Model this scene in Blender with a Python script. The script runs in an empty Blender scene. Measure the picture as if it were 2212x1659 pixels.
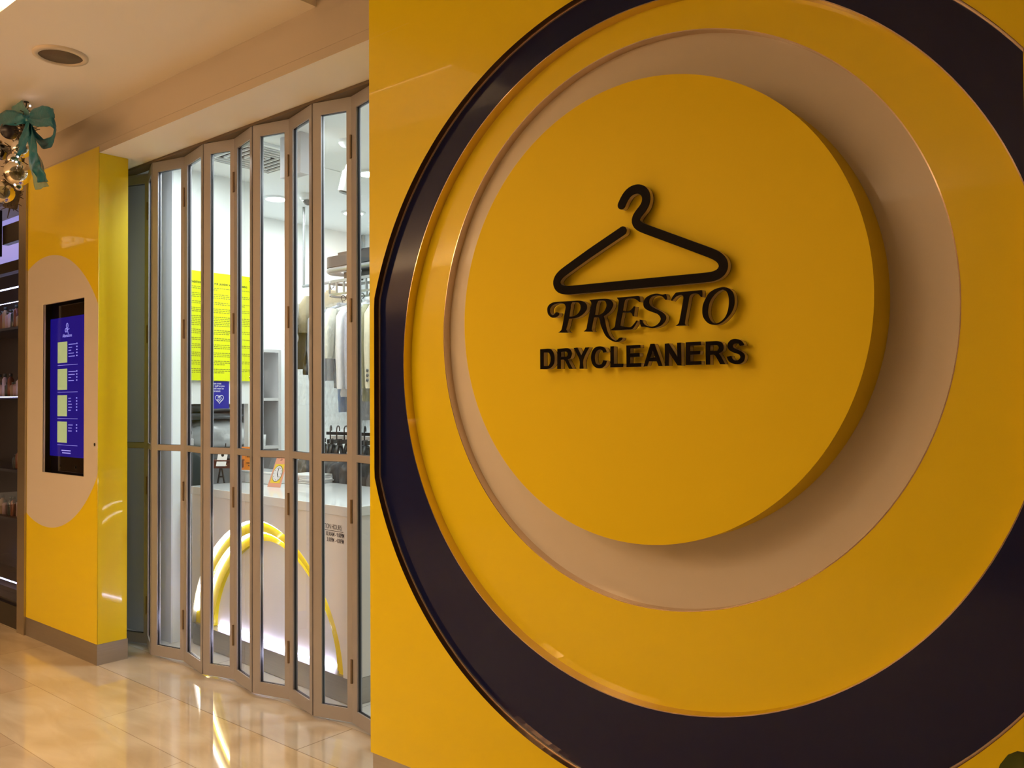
import bpy, math, random
from mathutils import Vector, Matrix
random.seed(7)
sc = bpy.context.scene
PI = math.pi

# ------------------------------------------------------------------ camera, world, light, exposure
def setup_camera():
    th, p, r = math.radians(40.0356), math.radians(1.14427), math.radians(-0.32915)
    f = Vector((-math.sin(th)*math.cos(p), math.cos(th)*math.cos(p), math.sin(p)))
    rt = Vector((math.cos(th), math.sin(th), 0)); up = rt.cross(f)
    rt2 = rt*math.cos(r) + up*math.sin(r); up2 = -rt*math.sin(r) + up*math.cos(r)
    cd = bpy.data.cameras.new('camera'); co = bpy.data.objects.new('camera', cd)
    sc.collection.objects.link(co)
    m = Matrix((rt2, up2, -f)).transposed().to_4x4(); m.translation = (0, 0, 1.5)
    co.matrix_world = m
    cd.sensor_width = 36; cd.lens = 1852.05/2212*36; cd.clip_start = .02; cd.clip_end = 100
    sc.camera = co
setup_camera()
sc.view_settings.view_transform = 'Standard'; sc.view_settings.look = 'None'
sc.view_settings.gamma = 1; sc.view_settings.use_curve_mapping = False
sc.view_settings.exposure = 0.0
sc.cycles.use_denoising = True
sc.cycles.max_bounces = 8; sc.cycles.transparent_max_bounces = 24; sc.cycles.glossy_bounces = 5
sc.cycles.sample_clamp_indirect = 6
w = bpy.data.worlds.new('world'); sc.world = w; w.use_nodes = True
w.node_tree.nodes['Background'].inputs[0].default_value = (1, .70, .44, 1)
w.node_tree.nodes['Background'].inputs[1].default_value = .30
WARM = (1, .66, .36); COOL = (.90, 1, 1.0)
def area(name, loc, sx, sy, power, col, rot=(0, 0, 0), spread=PI):
    l = bpy.data.lights.new(name, 'AREA'); l.shape = 'RECTANGLE'; l.size = sx; l.size_y = sy
    l.energy = power; l.color = col; l.spread = spread
    o = bpy.data.objects.new(name, l); sc.collection.objects.link(o); o.location = loc; o.rotation_euler = rot
    o['kind'] = 'structure'
    return o
# shop interior: cool ceiling light; last three are unseen, added for the pillar side
for x, y, e in [(-5.35, 3.69, 9), (-5.3, 4.37, 9), (-4.30, 3.69, 4), (-3.2, 3.7, 9), (-4.2, 4.6, 9), (-2.2, 4.2, 9), (-4.0, 3.02, 13), (-2.9, 3.1, 18), (-4.62, 2.69, 12)]:
    area('ceiling_light', (x, y, 2.985), .14, .14, e, COOL)
# corridor: warm light from ceiling fittings
for x, y, e, s in [(-3.7, .45, 12, 2.2), (-2.0, .95, 3.5, 2.2), (-5.9, .3, 2, 2.2), (-8.5, .3, 12, 2.2), (-2.7, -1.0, 26, 2.7), (-4.7, -1.1, 11, 2.6), (-7.0, -1.4, 8, 2.4), (1.6, -1.8, 8, 2.6)]:
    area('ceiling_light', (x, y, 3.17), (.20 if y < 0 else .30), .09, e, WARM, spread=s)
# unseen up-lights added along the corridor's far side to brighten the ceiling
for x, e in [(-9, 110), (-4.5, 280)]:
    area('added_uplight', (x, -2.6, 2.6), 4.2, .12, e, WARM, (PI, 0, 0))
# ------------------------------------------------------------------ helpers
import bmesh
def tag(o, label=None, cat=None, group=None, kind=None):
    if label: o['label'] = label
    if cat: o['category'] = cat
    if group: o['group'] = group
    if kind: o['kind'] = kind
    return o
def empty(name, loc=(0, 0, 0), rz=0, **k):
    o = bpy.data.objects.new(name, None); sc.collection.objects.link(o)
    o.location = loc; o.rotation_euler = (0, 0, rz); o.empty_display_size = .05
    return tag(o, **k)
def copy_tree(o, parent=None):
    c = o.copy(); sc.collection.objects.link(c); c.parent = parent
    if parent: c.matrix_parent_inverse = o.matrix_parent_inverse.copy()
    for ch in list(o.children): copy_tree(ch, c)
    return c
class MB:
    def __init__(s): s.v = []; s.f = []; s.mi = []; s.sm = []
    def add(s, vs, fs, mi=0, smooth=False):
        n = len(s.v); s.v += [tuple(v) for v in vs]
        for f in fs: s.f.append([i+n for i in f]); s.mi.append(mi); s.sm.append(smooth)
        return s
    def box(s, x0, x1, y0, y1, z0, z1, mi=0):
        v = [(x, y, z) for z in (z0, z1) for y in (y0, y1) for x in (x0, x1)]
        return s.add(v, [(0,2,3,1),(4,5,7,6),(0,1,5,4),(1,3,7,5),(3,2,6,7),(2,0,4,6)], mi)
    def obox(s, c, ax, ay, az, mi=0):
        c, ax, ay, az = map(Vector, (c, ax, ay, az))
        v = [c+ax*i+ay*j+az*k for k in (-1, 1) for j in (-1, 1) for i in (-1, 1)]
        return s.add(v, [(0,2,3,1),(4,5,7,6),(0,1,5,4),(1,3,7,5),(3,2,6,7),(2,0,4,6)], mi)
    def tube(s, pts, r, n=10, mi=0, caps=True):
        pts = [Vector(p) for p in pts]; rs = r if isinstance(r, (list, tuple)) else [r]*len(pts)
        rings = []; prev = None
        for i, p in enumerate(pts):
            t = (pts[min(i+1, len(pts)-1)] - pts[max(i-1, 0)]).normalized()
            if prev is None:
                a = Vector((0, 0, 1)) if abs(t.z) < .9 else Vector((1, 0, 0))
                u = t.cross(a).normalized()
            else:
                u = (prev - t*prev.dot(t)).normalized()
            prev = u; w_ = t.cross(u)
            rings.append([p + (u*math.cos(2*PI*k/n) + w_*math.sin(2*PI*k/n))*rs[i] for k in range(n)])
        vs = [v for rg in rings for v in rg]
        fs = [(i*n+k, i*n+(k+1) % n, (i+1)*n+(k+1) % n, (i+1)*n+k) for i in range(len(pts)-1) for k in range(n)]
        s.add(vs, fs, mi, True)
        if caps: s.add(rings[0], [tuple(range(n))[::-1]], mi); s.add(rings[-1], [tuple(range(n))], mi)
        return s
    def lathe(s, prof, c=(0, 0, 0), n=24, mi=0, smooth=True, ax='z'):
        def P(r, h, a):
            if ax == 'z': return (c[0]+r*math.cos(a), c[1]+r*math.sin(a), c[2]+h)
            if ax == 'y': return (c[0]+r*math.cos(a), c[1]+h, c[2]+r*math.sin(a))
            return (c[0]+h, c[1]+r*math.cos(a), c[2]+r*math.sin(a))
        vs = [P(r, h, 2*PI*k/n) for r, h in prof for k in range(n)]
        fs = [(i*n+k, i*n+(k+1) % n, (i+1)*n+(k+1) % n, (i+1)*n+k) for i in range(len(prof)-1) for k in range(n)]
        s.add(vs, fs, mi, smooth)
        s.add(vs[:n], [tuple(range(n))[::-1]], mi); s.add(vs[-n:], [tuple(range(n))], mi)
        return s
    def sphere(s, c, r, n=16, m=10, mi=0, sq=(1, 1, 1)):
        vs = []
        for i in range(m+1):
            t = PI*i/m
            for k in range(n):
                a = 2*PI*k/n
                vs.append((c[0]+r*sq[0]*math.sin(t)*math.cos(a), c[1]+r*sq[1]*math.sin(t)*math.sin(a), c[2]+r*sq[2]*math.cos(t)))
        fs = [(i*n+k, i*n+(k+1) % n, (i+1)*n+(k+1) % n, (i+1)*n+k) for i in range(m) for k in range(n)]
        return s.add(vs, fs, mi, True)
    def build(s, name, mats, parent=None, bevel=0, **k):
        me = bpy.data.meshes.new(name); me.from_pydata(s.v, [], s.f)
        if not isinstance(mats, (list, tuple)): mats = [mats]
        for m in mats: me.materials.append(m)
        me.polygons.foreach_set('material_index', s.mi); me.polygons.foreach_set('use_smooth', s.sm)
        me.update()
        o = bpy.data.objects.new(name, me); sc.collection.objects.link(o); o.parent = parent
        if bevel:
            b = o.modifiers.new('bevel', 'BEVEL'); b.width = bevel; b.segments = 2; b.limit_method = 'ANGLE'
        return tag(o, **k)
def link(name, me, parent=None, **k):
    o = bpy.data.objects.new(name, me); sc.collection.objects.link(o); o.parent = parent
    return tag(o, **k)
def curve_mesh(cu, name, mats, fn):
    """curve data -> mesh; fn(x, y, d) maps outline coordinates and depth to the place in the scene"""
    t = bpy.data.objects.new('outline', cu); sc.collection.objects.link(t)
    dg = bpy.context.evaluated_depsgraph_get()
    me = bpy.data.meshes.new_from_object(t.evaluated_get(dg))
    bpy.data.objects.remove(t); bpy.data.curves.remove(cu)
    me.name = name; me.materials.clear()
    nz = [abs(p.normal.z) for p in me.polygons]
    for v in me.vertices: v.co = fn(v.co.x, v.co.y, v.co.z)
    if not isinstance(mats, (list, tuple)): mats = [mats]
    for m in mats: me.materials.append(m)
    if len(mats) > 1:
        for p, z in zip(me.polygons, nz): p.material_index = 0 if z > .5 else 1
    me.update()
    return me
def shape(name, contours, depth, mats, fn, parent=None, **k):
    cu = bpy.data.curves.new('outline', 'CURVE'); cu.dimensions = '2D'; cu.fill_mode = 'BOTH'; cu.extrude = depth/2
    for L in contours:
        sp = cu.splines.new('POLY'); sp.points.add(len(L)-1)
        for q, (x, y) in zip(sp.points, L): q.co = (x, y, 0, 1)
        sp.use_cyclic_u = True
    return link(name, curve_mesh(cu, name, mats, fn), parent, **k)
def text(name, s, size, mats, fn, parent=None, ext=.0004, align='LEFT', bold=0, sx=1, **k):
    cu = bpy.data.curves.new('text', 'FONT'); cu.body = s; cu.size = size; cu.extrude = ext; cu.offset = bold
    cu.align_x = align; cu.resolution_u = 2
    f2 = (lambda x, y, d: fn(x*sx, y, d)) if sx != 1 else fn
    return link(name, curve_mesh(cu, name, mats, f2), parent, **k)
def on_y(x0, z0, Y):      # plane parallel to the shop front, seen from -y
    return lambda x, y, d: (x0+x, Y-d, z0+y)
def on_x(y0, z0, X):      # plane facing +x, text runs towards +y
    return lambda x, y, d: (X+d, y0+x, z0+y)

# ------------------------------------------------------------------ materials
def mat(name, col, rough=.5, metal=0, coat=0, spec=.5, emis=None, es=0, trans=0, alpha=1, ior=1.5):
    m = bpy.data.materials.new(name); m.use_nodes = True
    b = m.node_tree.nodes['Principled BSDF']
    b.inputs['Base Color'].default_value = (*col, 1); b.inputs['Roughness'].default_value = rough
    b.inputs['Metallic'].default_value = metal; b.inputs['Coat Weight'].default_value = coat
    b.inputs['Coat Roughness'].default_value = .03; b.inputs['Specular IOR Level'].default_value = spec
    b.inputs['Transmission Weight'].default_value = trans; b.inputs['Alpha'].default_value = alpha
    b.inputs['IOR'].default_value = ior
    if emis: b.inputs['Emission Color'].default_value = (*emis, 1); b.inputs['Emission Strength'].default_value = es
    return m
def noisy(m, scale=8, amt=.06, bump=0, bscale=60, stretch=None):
    nt = m.node_tree; b = nt.nodes['Principled BSDF']; N = nt.nodes.new; L = nt.links.new
    tc = N('ShaderNodeTexCoord'); mp = N('ShaderNodeMapping'); L(tc.outputs['Object'], mp.inputs[0])
    if stretch: mp.inputs['Scale'].default_value = stretch
    n = N('ShaderNodeTexNoise'); n.inputs['Scale'].default_value = scale; n.inputs['Detail'].default_value = 5
    L(mp.outputs[0], n.inputs[0])
    col = b.inputs['Base Color'].default_value[:]
    mx = N('ShaderNodeMix'); mx.data_type = 'RGBA'
    mx.inputs[6].default_value = (*[c*(1-amt) for c in col[:3]], 1); mx.inputs[7].default_value = (*[min(1, c*(1+amt)) for c in col[:3]], 1)
    L(n.outputs[0], mx.inputs[0]); L(mx.outputs[2], b.inputs['Base Color'])
    if bump:
        n2 = N('ShaderNodeTexNoise'); n2.inputs['Scale'].default_value = bscale; L(mp.outputs[0], n2.inputs[0])
        bp = N('ShaderNodeBump'); bp.inputs['Strength'].default_value = bump; bp.inputs['Distance'].default_value = .01
        L(n2.outputs[0], bp.inputs['Height']); L(bp.outputs[0], b.inputs['Normal'])
    return m
def glass(name, tint=(1, 1, 1), f=1.45, refl=(1, 1, 1)):
    m = bpy.data.materials.new(name); m.use_nodes = True; nt = m.node_tree; nt.nodes.clear(); N = nt.nodes.new; L = nt.links.new
    o = N('ShaderNodeOutputMaterial'); mx = N('ShaderNodeMixShader'); t = N('ShaderNodeBsdfTransparent'); g = N('ShaderNodeBsdfGlossy')
    fr = N('ShaderNodeFresnel'); fr.inputs[0].default_value = f; t.inputs[0].default_value = (*tint, 1)
    g.inputs['Roughness'].default_value = .01; g.inputs['Color'].default_value = (*refl, 1)
    L(fr.outputs[0], mx.inputs[0]); L(t.outputs[0], mx.inputs[1]); L(g.outputs[0], mx.inputs[2]); L(mx.outputs[0], o.inputs[0])
    return m
def film(name, col=(.9, .93, .95), a=.22, rough=.18):
    """crumpled clear plastic: mostly see-through, glints on the folds"""
    m = bpy.data.materials.new(name); m.use_nodes = True; nt = m.node_tree; b = nt.nodes['Principled BSDF']; N = nt.nodes.new; L = nt.links.new
    b.inputs['Base Color'].default_value = (*col, 1); b.inputs['Roughness'].default_value = rough
    b.inputs['Specular IOR Level'].default_value = .9
    tc = N('ShaderNodeTexCoord'); mp = N('ShaderNodeMapping'); mp.inputs['Scale'].default_value = (6, 6, 3)
    L(tc.outputs['Object'], mp.inputs[0])
    n = N('ShaderNodeTexNoise'); n.inputs['Scale'].default_value = 3; n.inputs['Detail'].default_value = 6; n.inputs['Distortion'].default_value = 1.5
    L(mp.outputs[0], n.inputs[0])
    bp = N('ShaderNodeBump'); bp.inputs['Strength'].default_value = 1; bp.inputs['Distance'].default_value = .03
    L(n.outputs[0], bp.inputs['Height']); L(bp.outputs[0], b.inputs['Normal'])
    r = N('ShaderNodeMapRange'); r.inputs[1].default_value = .45; r.inputs[2].default_value = .72
    r.inputs[3].default_value = a; r.inputs[4].default_value = min(1, a+.17); L(n.outputs[0], r.inputs[0]); L(r.outputs[0], b.inputs['Alpha'])
    return m
YEL = mat('yellow_panel', (.80, .63, .0), .4, coat=.35, spec=.3)
YEL_IN = mat('yellow_lacquer', (.80, .63, .004), .35, coat=.5, spec=.3)
YEL_MATT = mat('yellow_matt', (.80, .61, .004), .55, spec=.25)
NAVY = mat('navy_glass', (.006, .010, .055), .1, coat=.12, spec=.25)
CREAM = mat('cream_panel', (.64, .60, .54), .4, coat=.35)
STEEL_TRIM = mat('bronze_mirror_trim', (.66, .54, .42), .07, metal=1)
BLACKF = mat('black_letter_face', (.004, .003, .004), .35, spec=.03)
LETSIDE = mat('letter_tan_side', (.50, .46, .42), .25, metal=.35)
SKIRT = noisy(mat('brushed_steel', (.42, .40, .38), .32, metal=.85), 4, .1, .05, 300, (1, 1, 30))
ALU = noisy(mat('champagne_aluminium', (.33, .325, .355), .42, metal=.15), 3, .05)
ALU_HINGE = mat('hinge_bronze', (.22, .17, .12), .45, metal=.7)
GASKET = mat('black_gasket', (.01, .01, .018), .3)
BEAD = mat('glazing_bead', (.72, .72, .72), .3, metal=.3)
GLASS = glass('clear_glass', (.97, .985, .98))
CEIL = mat('warm_white_paint', (.88, .83, .75), .8)
FASCIA = mat('beige_paint', (.50, .44, .36), .75)
WHITE = mat('white_paint', (.86, .88, .87), .6)
WHITE_GLOSS = mat('white_solid_surface', (.82, .83, .83), .12, coat=.3)
WHITE_LAM = mat('white_laminate', (.80, .78, .77), .3)
SHADEW = mat('shaded_white_paint', (.74, .75, .80), .6)  # white wall paint, toned greyer for the shade on this face
BRONZE = noisy(mat('bronze_post', (.44, .38, .27), .25, metal=.8), 2, .1)
BLACKM = mat('black_frame', (.012, .010, .009), .3)
def led(name, col, s): return mat(name, (.8, .8, .8), .5, emis=col, es=s)
LED_W = led('white_led', (.86, .86, 1), 14); LAMP = led('cool_lamp', (.92, 1, 1), 30); WARM_E = led('warm_lamp', WARM, 22)
def tiles(name, c1, c2, mort, w_, h_, off, rough, shift, msize=.003, vein=.35):
    m = bpy.data.materials.new(name); m.use_nodes = True; nt = m.node_tree; b = nt.nodes['Principled BSDF']; N = nt.nodes.new; L = nt.links.new
    tc = N('ShaderNodeTexCoord'); mp = N('ShaderNodeMapping'); mp.inputs['Location'].default_value = shift; L(tc.outputs['Object'], mp.inputs[0])
    br = N('ShaderNodeTexBrick'); br.offset = off; br.inputs['Scale'].default_value = 1; br.inputs['Mortar Size'].default_value = msize
    br.inputs['Brick Width'].default_value = w_; br.inputs['Row Height'].default_value = h_
    br.inputs['Color1'].default_value = (*c1, 1); br.inputs['Color2'].default_value = (*c2, 1); br.inputs['Mortar'].default_value = (*mort, 1)
    br.inputs['Mortar Smooth'].default_value = .1
    L(mp.outputs[0], br.inputs['Vector'])
    mp2 = N('ShaderNodeMapping'); mp2.inputs['Scale'].default_value = (1.6, 5, 1); mp2.inputs['Rotation'].default_value = (0, 0, .4); L(tc.outputs['Object'], mp2.inputs[0])
    n = N('ShaderNodeTexNoise'); n.inputs['Scale'].default_value = 1.6; n.inputs['Detail'].default_value = 8; n.inputs['Distortion'].default_value = .8
    L(mp2.outputs[0], n.inputs[0])
    cr = N('ShaderNodeValToRGB'); cr.color_ramp.elements[0].position = .35; cr.color_ramp.elements[1].position = .7
    cr.color_ramp.elements[0].color = (1-vein, 1-vein*1.1, 1-vein*1.3, 1); cr.color_ramp.elements[1].color = (1, 1, 1, 1)
    L(n.outputs[0], cr.inputs[0])
    mx = N('ShaderNodeMix'); mx.data_type = 'RGBA'; mx.blend_type = 'MULTIPLY'; mx.inputs[0].default_value = 1
    L(br.outputs['Color'], mx.inputs[6]); L(cr.outputs[0], mx.inputs[7]); L(mx.outputs[2], b.inputs['Base Color'])
    b.inputs['Roughness'].default_value = rough; b.inputs['Specular IOR Level'].default_value = .6
    b.inputs['Coat Weight'].default_value = .5; b.inputs['Coat Roughness'].default_value = .02
    return m
MARBLE = tiles('beige_marble_tiles', (.68, .58, .42), (.56, .45, .32), (.40, .32, .22), 1.52, .37, .5, .045, (4.91, -1.88, 0), .0018, .16)
GRANITE = tiles('pale_granite', (.58, .53, .45), (.56, .51, .44), (.3, .26, .2), 2.9, .7, 0, .035, (3.12, -2.25, 0), .003, .1)
INFLOOR = tiles('white_floor_tiles', (.66, .65, .63), (.64, .63, .61), (.4, .39, .38), .6, .6, 0, .06, (3.3, -2.56, 0), .003, .06)

# ------------------------------------------------------------------ setting
def structure(mb, name, m, **k): return mb.build(name, m, kind='structure', **k)
structure(MB().box(-14, 5, -3, 2.25, -.1, 0), 'floor', MARBLE)
structure(MB().box(-6.14, 2, 2.2501, 2.56, -.1, .0), 'floor', GRANITE)
structure(MB().box(-6.2, 2, 2.5601, 5.2, -.1, .0), 'floor', INFLOOR)
structure(MB().box(-14, -6.1401, 2.2501, 3.4, -.1, .0), 'floor', MARBLE)
# corridor ceiling at 3.2 with a recessed slot and a raised coffer
ZC = 3.2
cm = MB()
cm.box(-14, -2.988, 1.40, 2.262, ZC, ZC+.3)          # strip beside the shop front
cm.box(-9, -4.06, .9, 1.40, ZC, ZC+.3)              # left of slot
cm.box(-9.0, 5, -3, .9, ZC, ZC+.3)
cm.box(-2.988, -2.80, .9, 1.40, ZC, ZC+.3)
cm.box(-4.06, -2.8, .9, 1.4, ZC+.3, ZC+.4)           # slot top
cm.box(-2.988, 5, 1.25, 2.25, ZC+.42, ZC+.5)          # coffer top
cm.box(-2.80, 5, .9, 1.25, ZC, ZC+.5)
cm.box(-2.988, -2.9, 1.4, 2.262, ZC+.3, ZC+.5)
structure(cm, 'ceiling', CEIL)
structure(MB().box(-14, -2.63, 2.25, 2.40, 3.0, 3.15).box(-14, 5, 2.262, 2.40, 3.15, 3.75), 'trim_1', FASCIA)   # fascia upper
structure(MB().box(-14, -2.63, 2.2502, 2.40, 2.955, 2.9992), 'trim_2', FASCIA)
structure(MB().box(-14, -2.40, 2.4, 2.60, 2.955, 3.2).box(-5.9, -2.4, 2.25, 2.4, 2.9549, 2.9551), 'ceiling', CEIL)
structure(MB().box(-6.1, 1.8, 2.60, 5.1, 3.0, 3.1), 'ceiling', WHITE)
# opposite corridor wall and ends
structure(MB().box(-9, 5, -3.1, -3, 0, 3.2).box(-16, -9, -3.1, -3, 0, 5.2), 'wall_back', mat('corridor_stone', (.34, .27, .2), .4))
structure(MB().box(5, 5.1, -3, 2.3, 0, 3.2), 'wall_east', mat('corridor_plaster', (.3, .22, .16), .6))
# right hand panelled wall
def circle(cx, cz, r, n=160): return [(cx+r*math.cos(2*PI*i/n), cz+r*math.sin(2*PI*i/n)) for i in range(n)]
def clipped(cx, cz, r, xa, xb, n=200):
    pts = []
    for x, z in circle(cx, cz, r, n): pts.append((max(xa, min(xb, x)), z))
    return pts
XL, XR = -2.63, -.346
OUT = clipped(-1.381, 1.555, 1.2716, -2.604, -.351)
FY = lambda y0: (lambda x, z, d: (x, y0-d, z))
def slab(name, contours, y0, y1, m, parent=None, **k):
    return shape(name, contours, y1-y0, m, FY((y0+y1)/2), parent, **k)
rect = lambda x0, x1, z0, z1: [(x0, z0), (x1, z0), (x1, z1), (x0, z1)]
slab('wall_right', [rect(XL, XR, .118, 3.6), OUT], 2.25, 2.2798, YEL, kind='structure')
structure(MB().box(XL, XL+.012, 2.275, 2.62, .118, 3.1).box(XR-.012, XR, 2.275, 2.62, .118, 3.6).box(XL, XR, 2.42, 2.6, 0.0, 3.1), 'wall_right', YEL)
structure(MB().box(XL, XR, 2.262, 2.42, 0, .118), 'baseboard_right', SKIRT)
# ring panel feature
rf = empty('ring_panel', (-1.381, 2.30, 0), label='huge round wall feature of nested navy, yellow and cream rings around a raised yellow disc', cat='wall panel')
def to_parent(o, p):
    o.parent = p; o.matrix_parent_inverse = Matrix.Translation(p.location).inverted() if p.rotation_euler[2] == 0 else p.matrix_basis.inverted()
    return o
NAVIN = circle(-1.384, 1.644, 1.083); YELIN = circle(-1.397, 1.7445, .8908); DISC = circle(-1.385, 1.7704, .7025)
def lining(name, pts, y0, y1, inset, m, parent):
    cx = sum(p[0] for p in pts)/len(pts); cz = sum(p[1] for p in pts)/len(pts)
    mb = MB(); n = len(pts)
    ins = []
    for x, z in pts:
        d = math.hypot(x-cx, z-cz); ins.append((x-(x-cx)/d*inset, z-(z-cz)/d*inset))
    vs = [(x, y0, z) for x, z in pts]+[(x, y1, z) for x, z in pts]+[(x, y0, z) for x, z in ins]+[(x, y1, z) for x, z in ins]
    fs = []
    for i in range(n):
        j = (i+1) % n
        fs += [(i, j, 2*n+j, 2*n+i), (2*n+i, 2*n+j, 3*n+j, 3*n+i), (n+i, 3*n+i, 3*n+j, n+j), (i, n+i, n+j, j)]
    mb.add(vs, fs, 0, False); o = mb.build(name, m)
    if parent: to_parent(o, parent)
    return o
o = slab('navy_ring', [rect(-2.617, -.352, .13, 3.2), NAVIN], 2.2802, 2.318, NAVY); to_parent(o, rf); o['label'] = 'dark navy glossy ring'
o = slab('yellow_ring', [clipped(-1.384, 1.644, 1.13, -2.6, -.36), YELIN], 2.3205, 2.352, YEL_IN); to_parent(o, rf)
o = slab('cream_ring', [circle(-1.397, 1.7445, .93)], 2.355, 2.37, CREAM); to_parent(o, rf); o['label'] = 'cream ring behind the yellow disc'
o = slab('raised_disc', [DISC], 2.224, 2.3548, YEL_MATT); to_parent(o, rf); o['label'] = 'thick plain yellow disc'
lining('outer_trim', OUT, 2.2495, 2.280, .0012, mat('dark_bronze_edge', (.20, .12, .06), .15, metal=.8), rf)['label'] = 'polished metal edge outside the navy ring'
lining('outer_bead', OUT, 2.2745, 2.2801, .0040, mat('pale_metal_bead', (.55, .46, .36), .3, metal=.6), rf)['label'] = 'thin pale bead between brown edge and navy ring'
lining('navy_trim', NAVIN, 2.2797, 2.3205, .003, STEEL_TRIM, rf)
lining('cream_trim', YELIN, 2.3199, 2.355, .003, STEEL_TRIM, rf)

def sub(mb, name, m, p, **k): o = mb.build(name, m, **k); to_parent(o, p); return o
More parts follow.
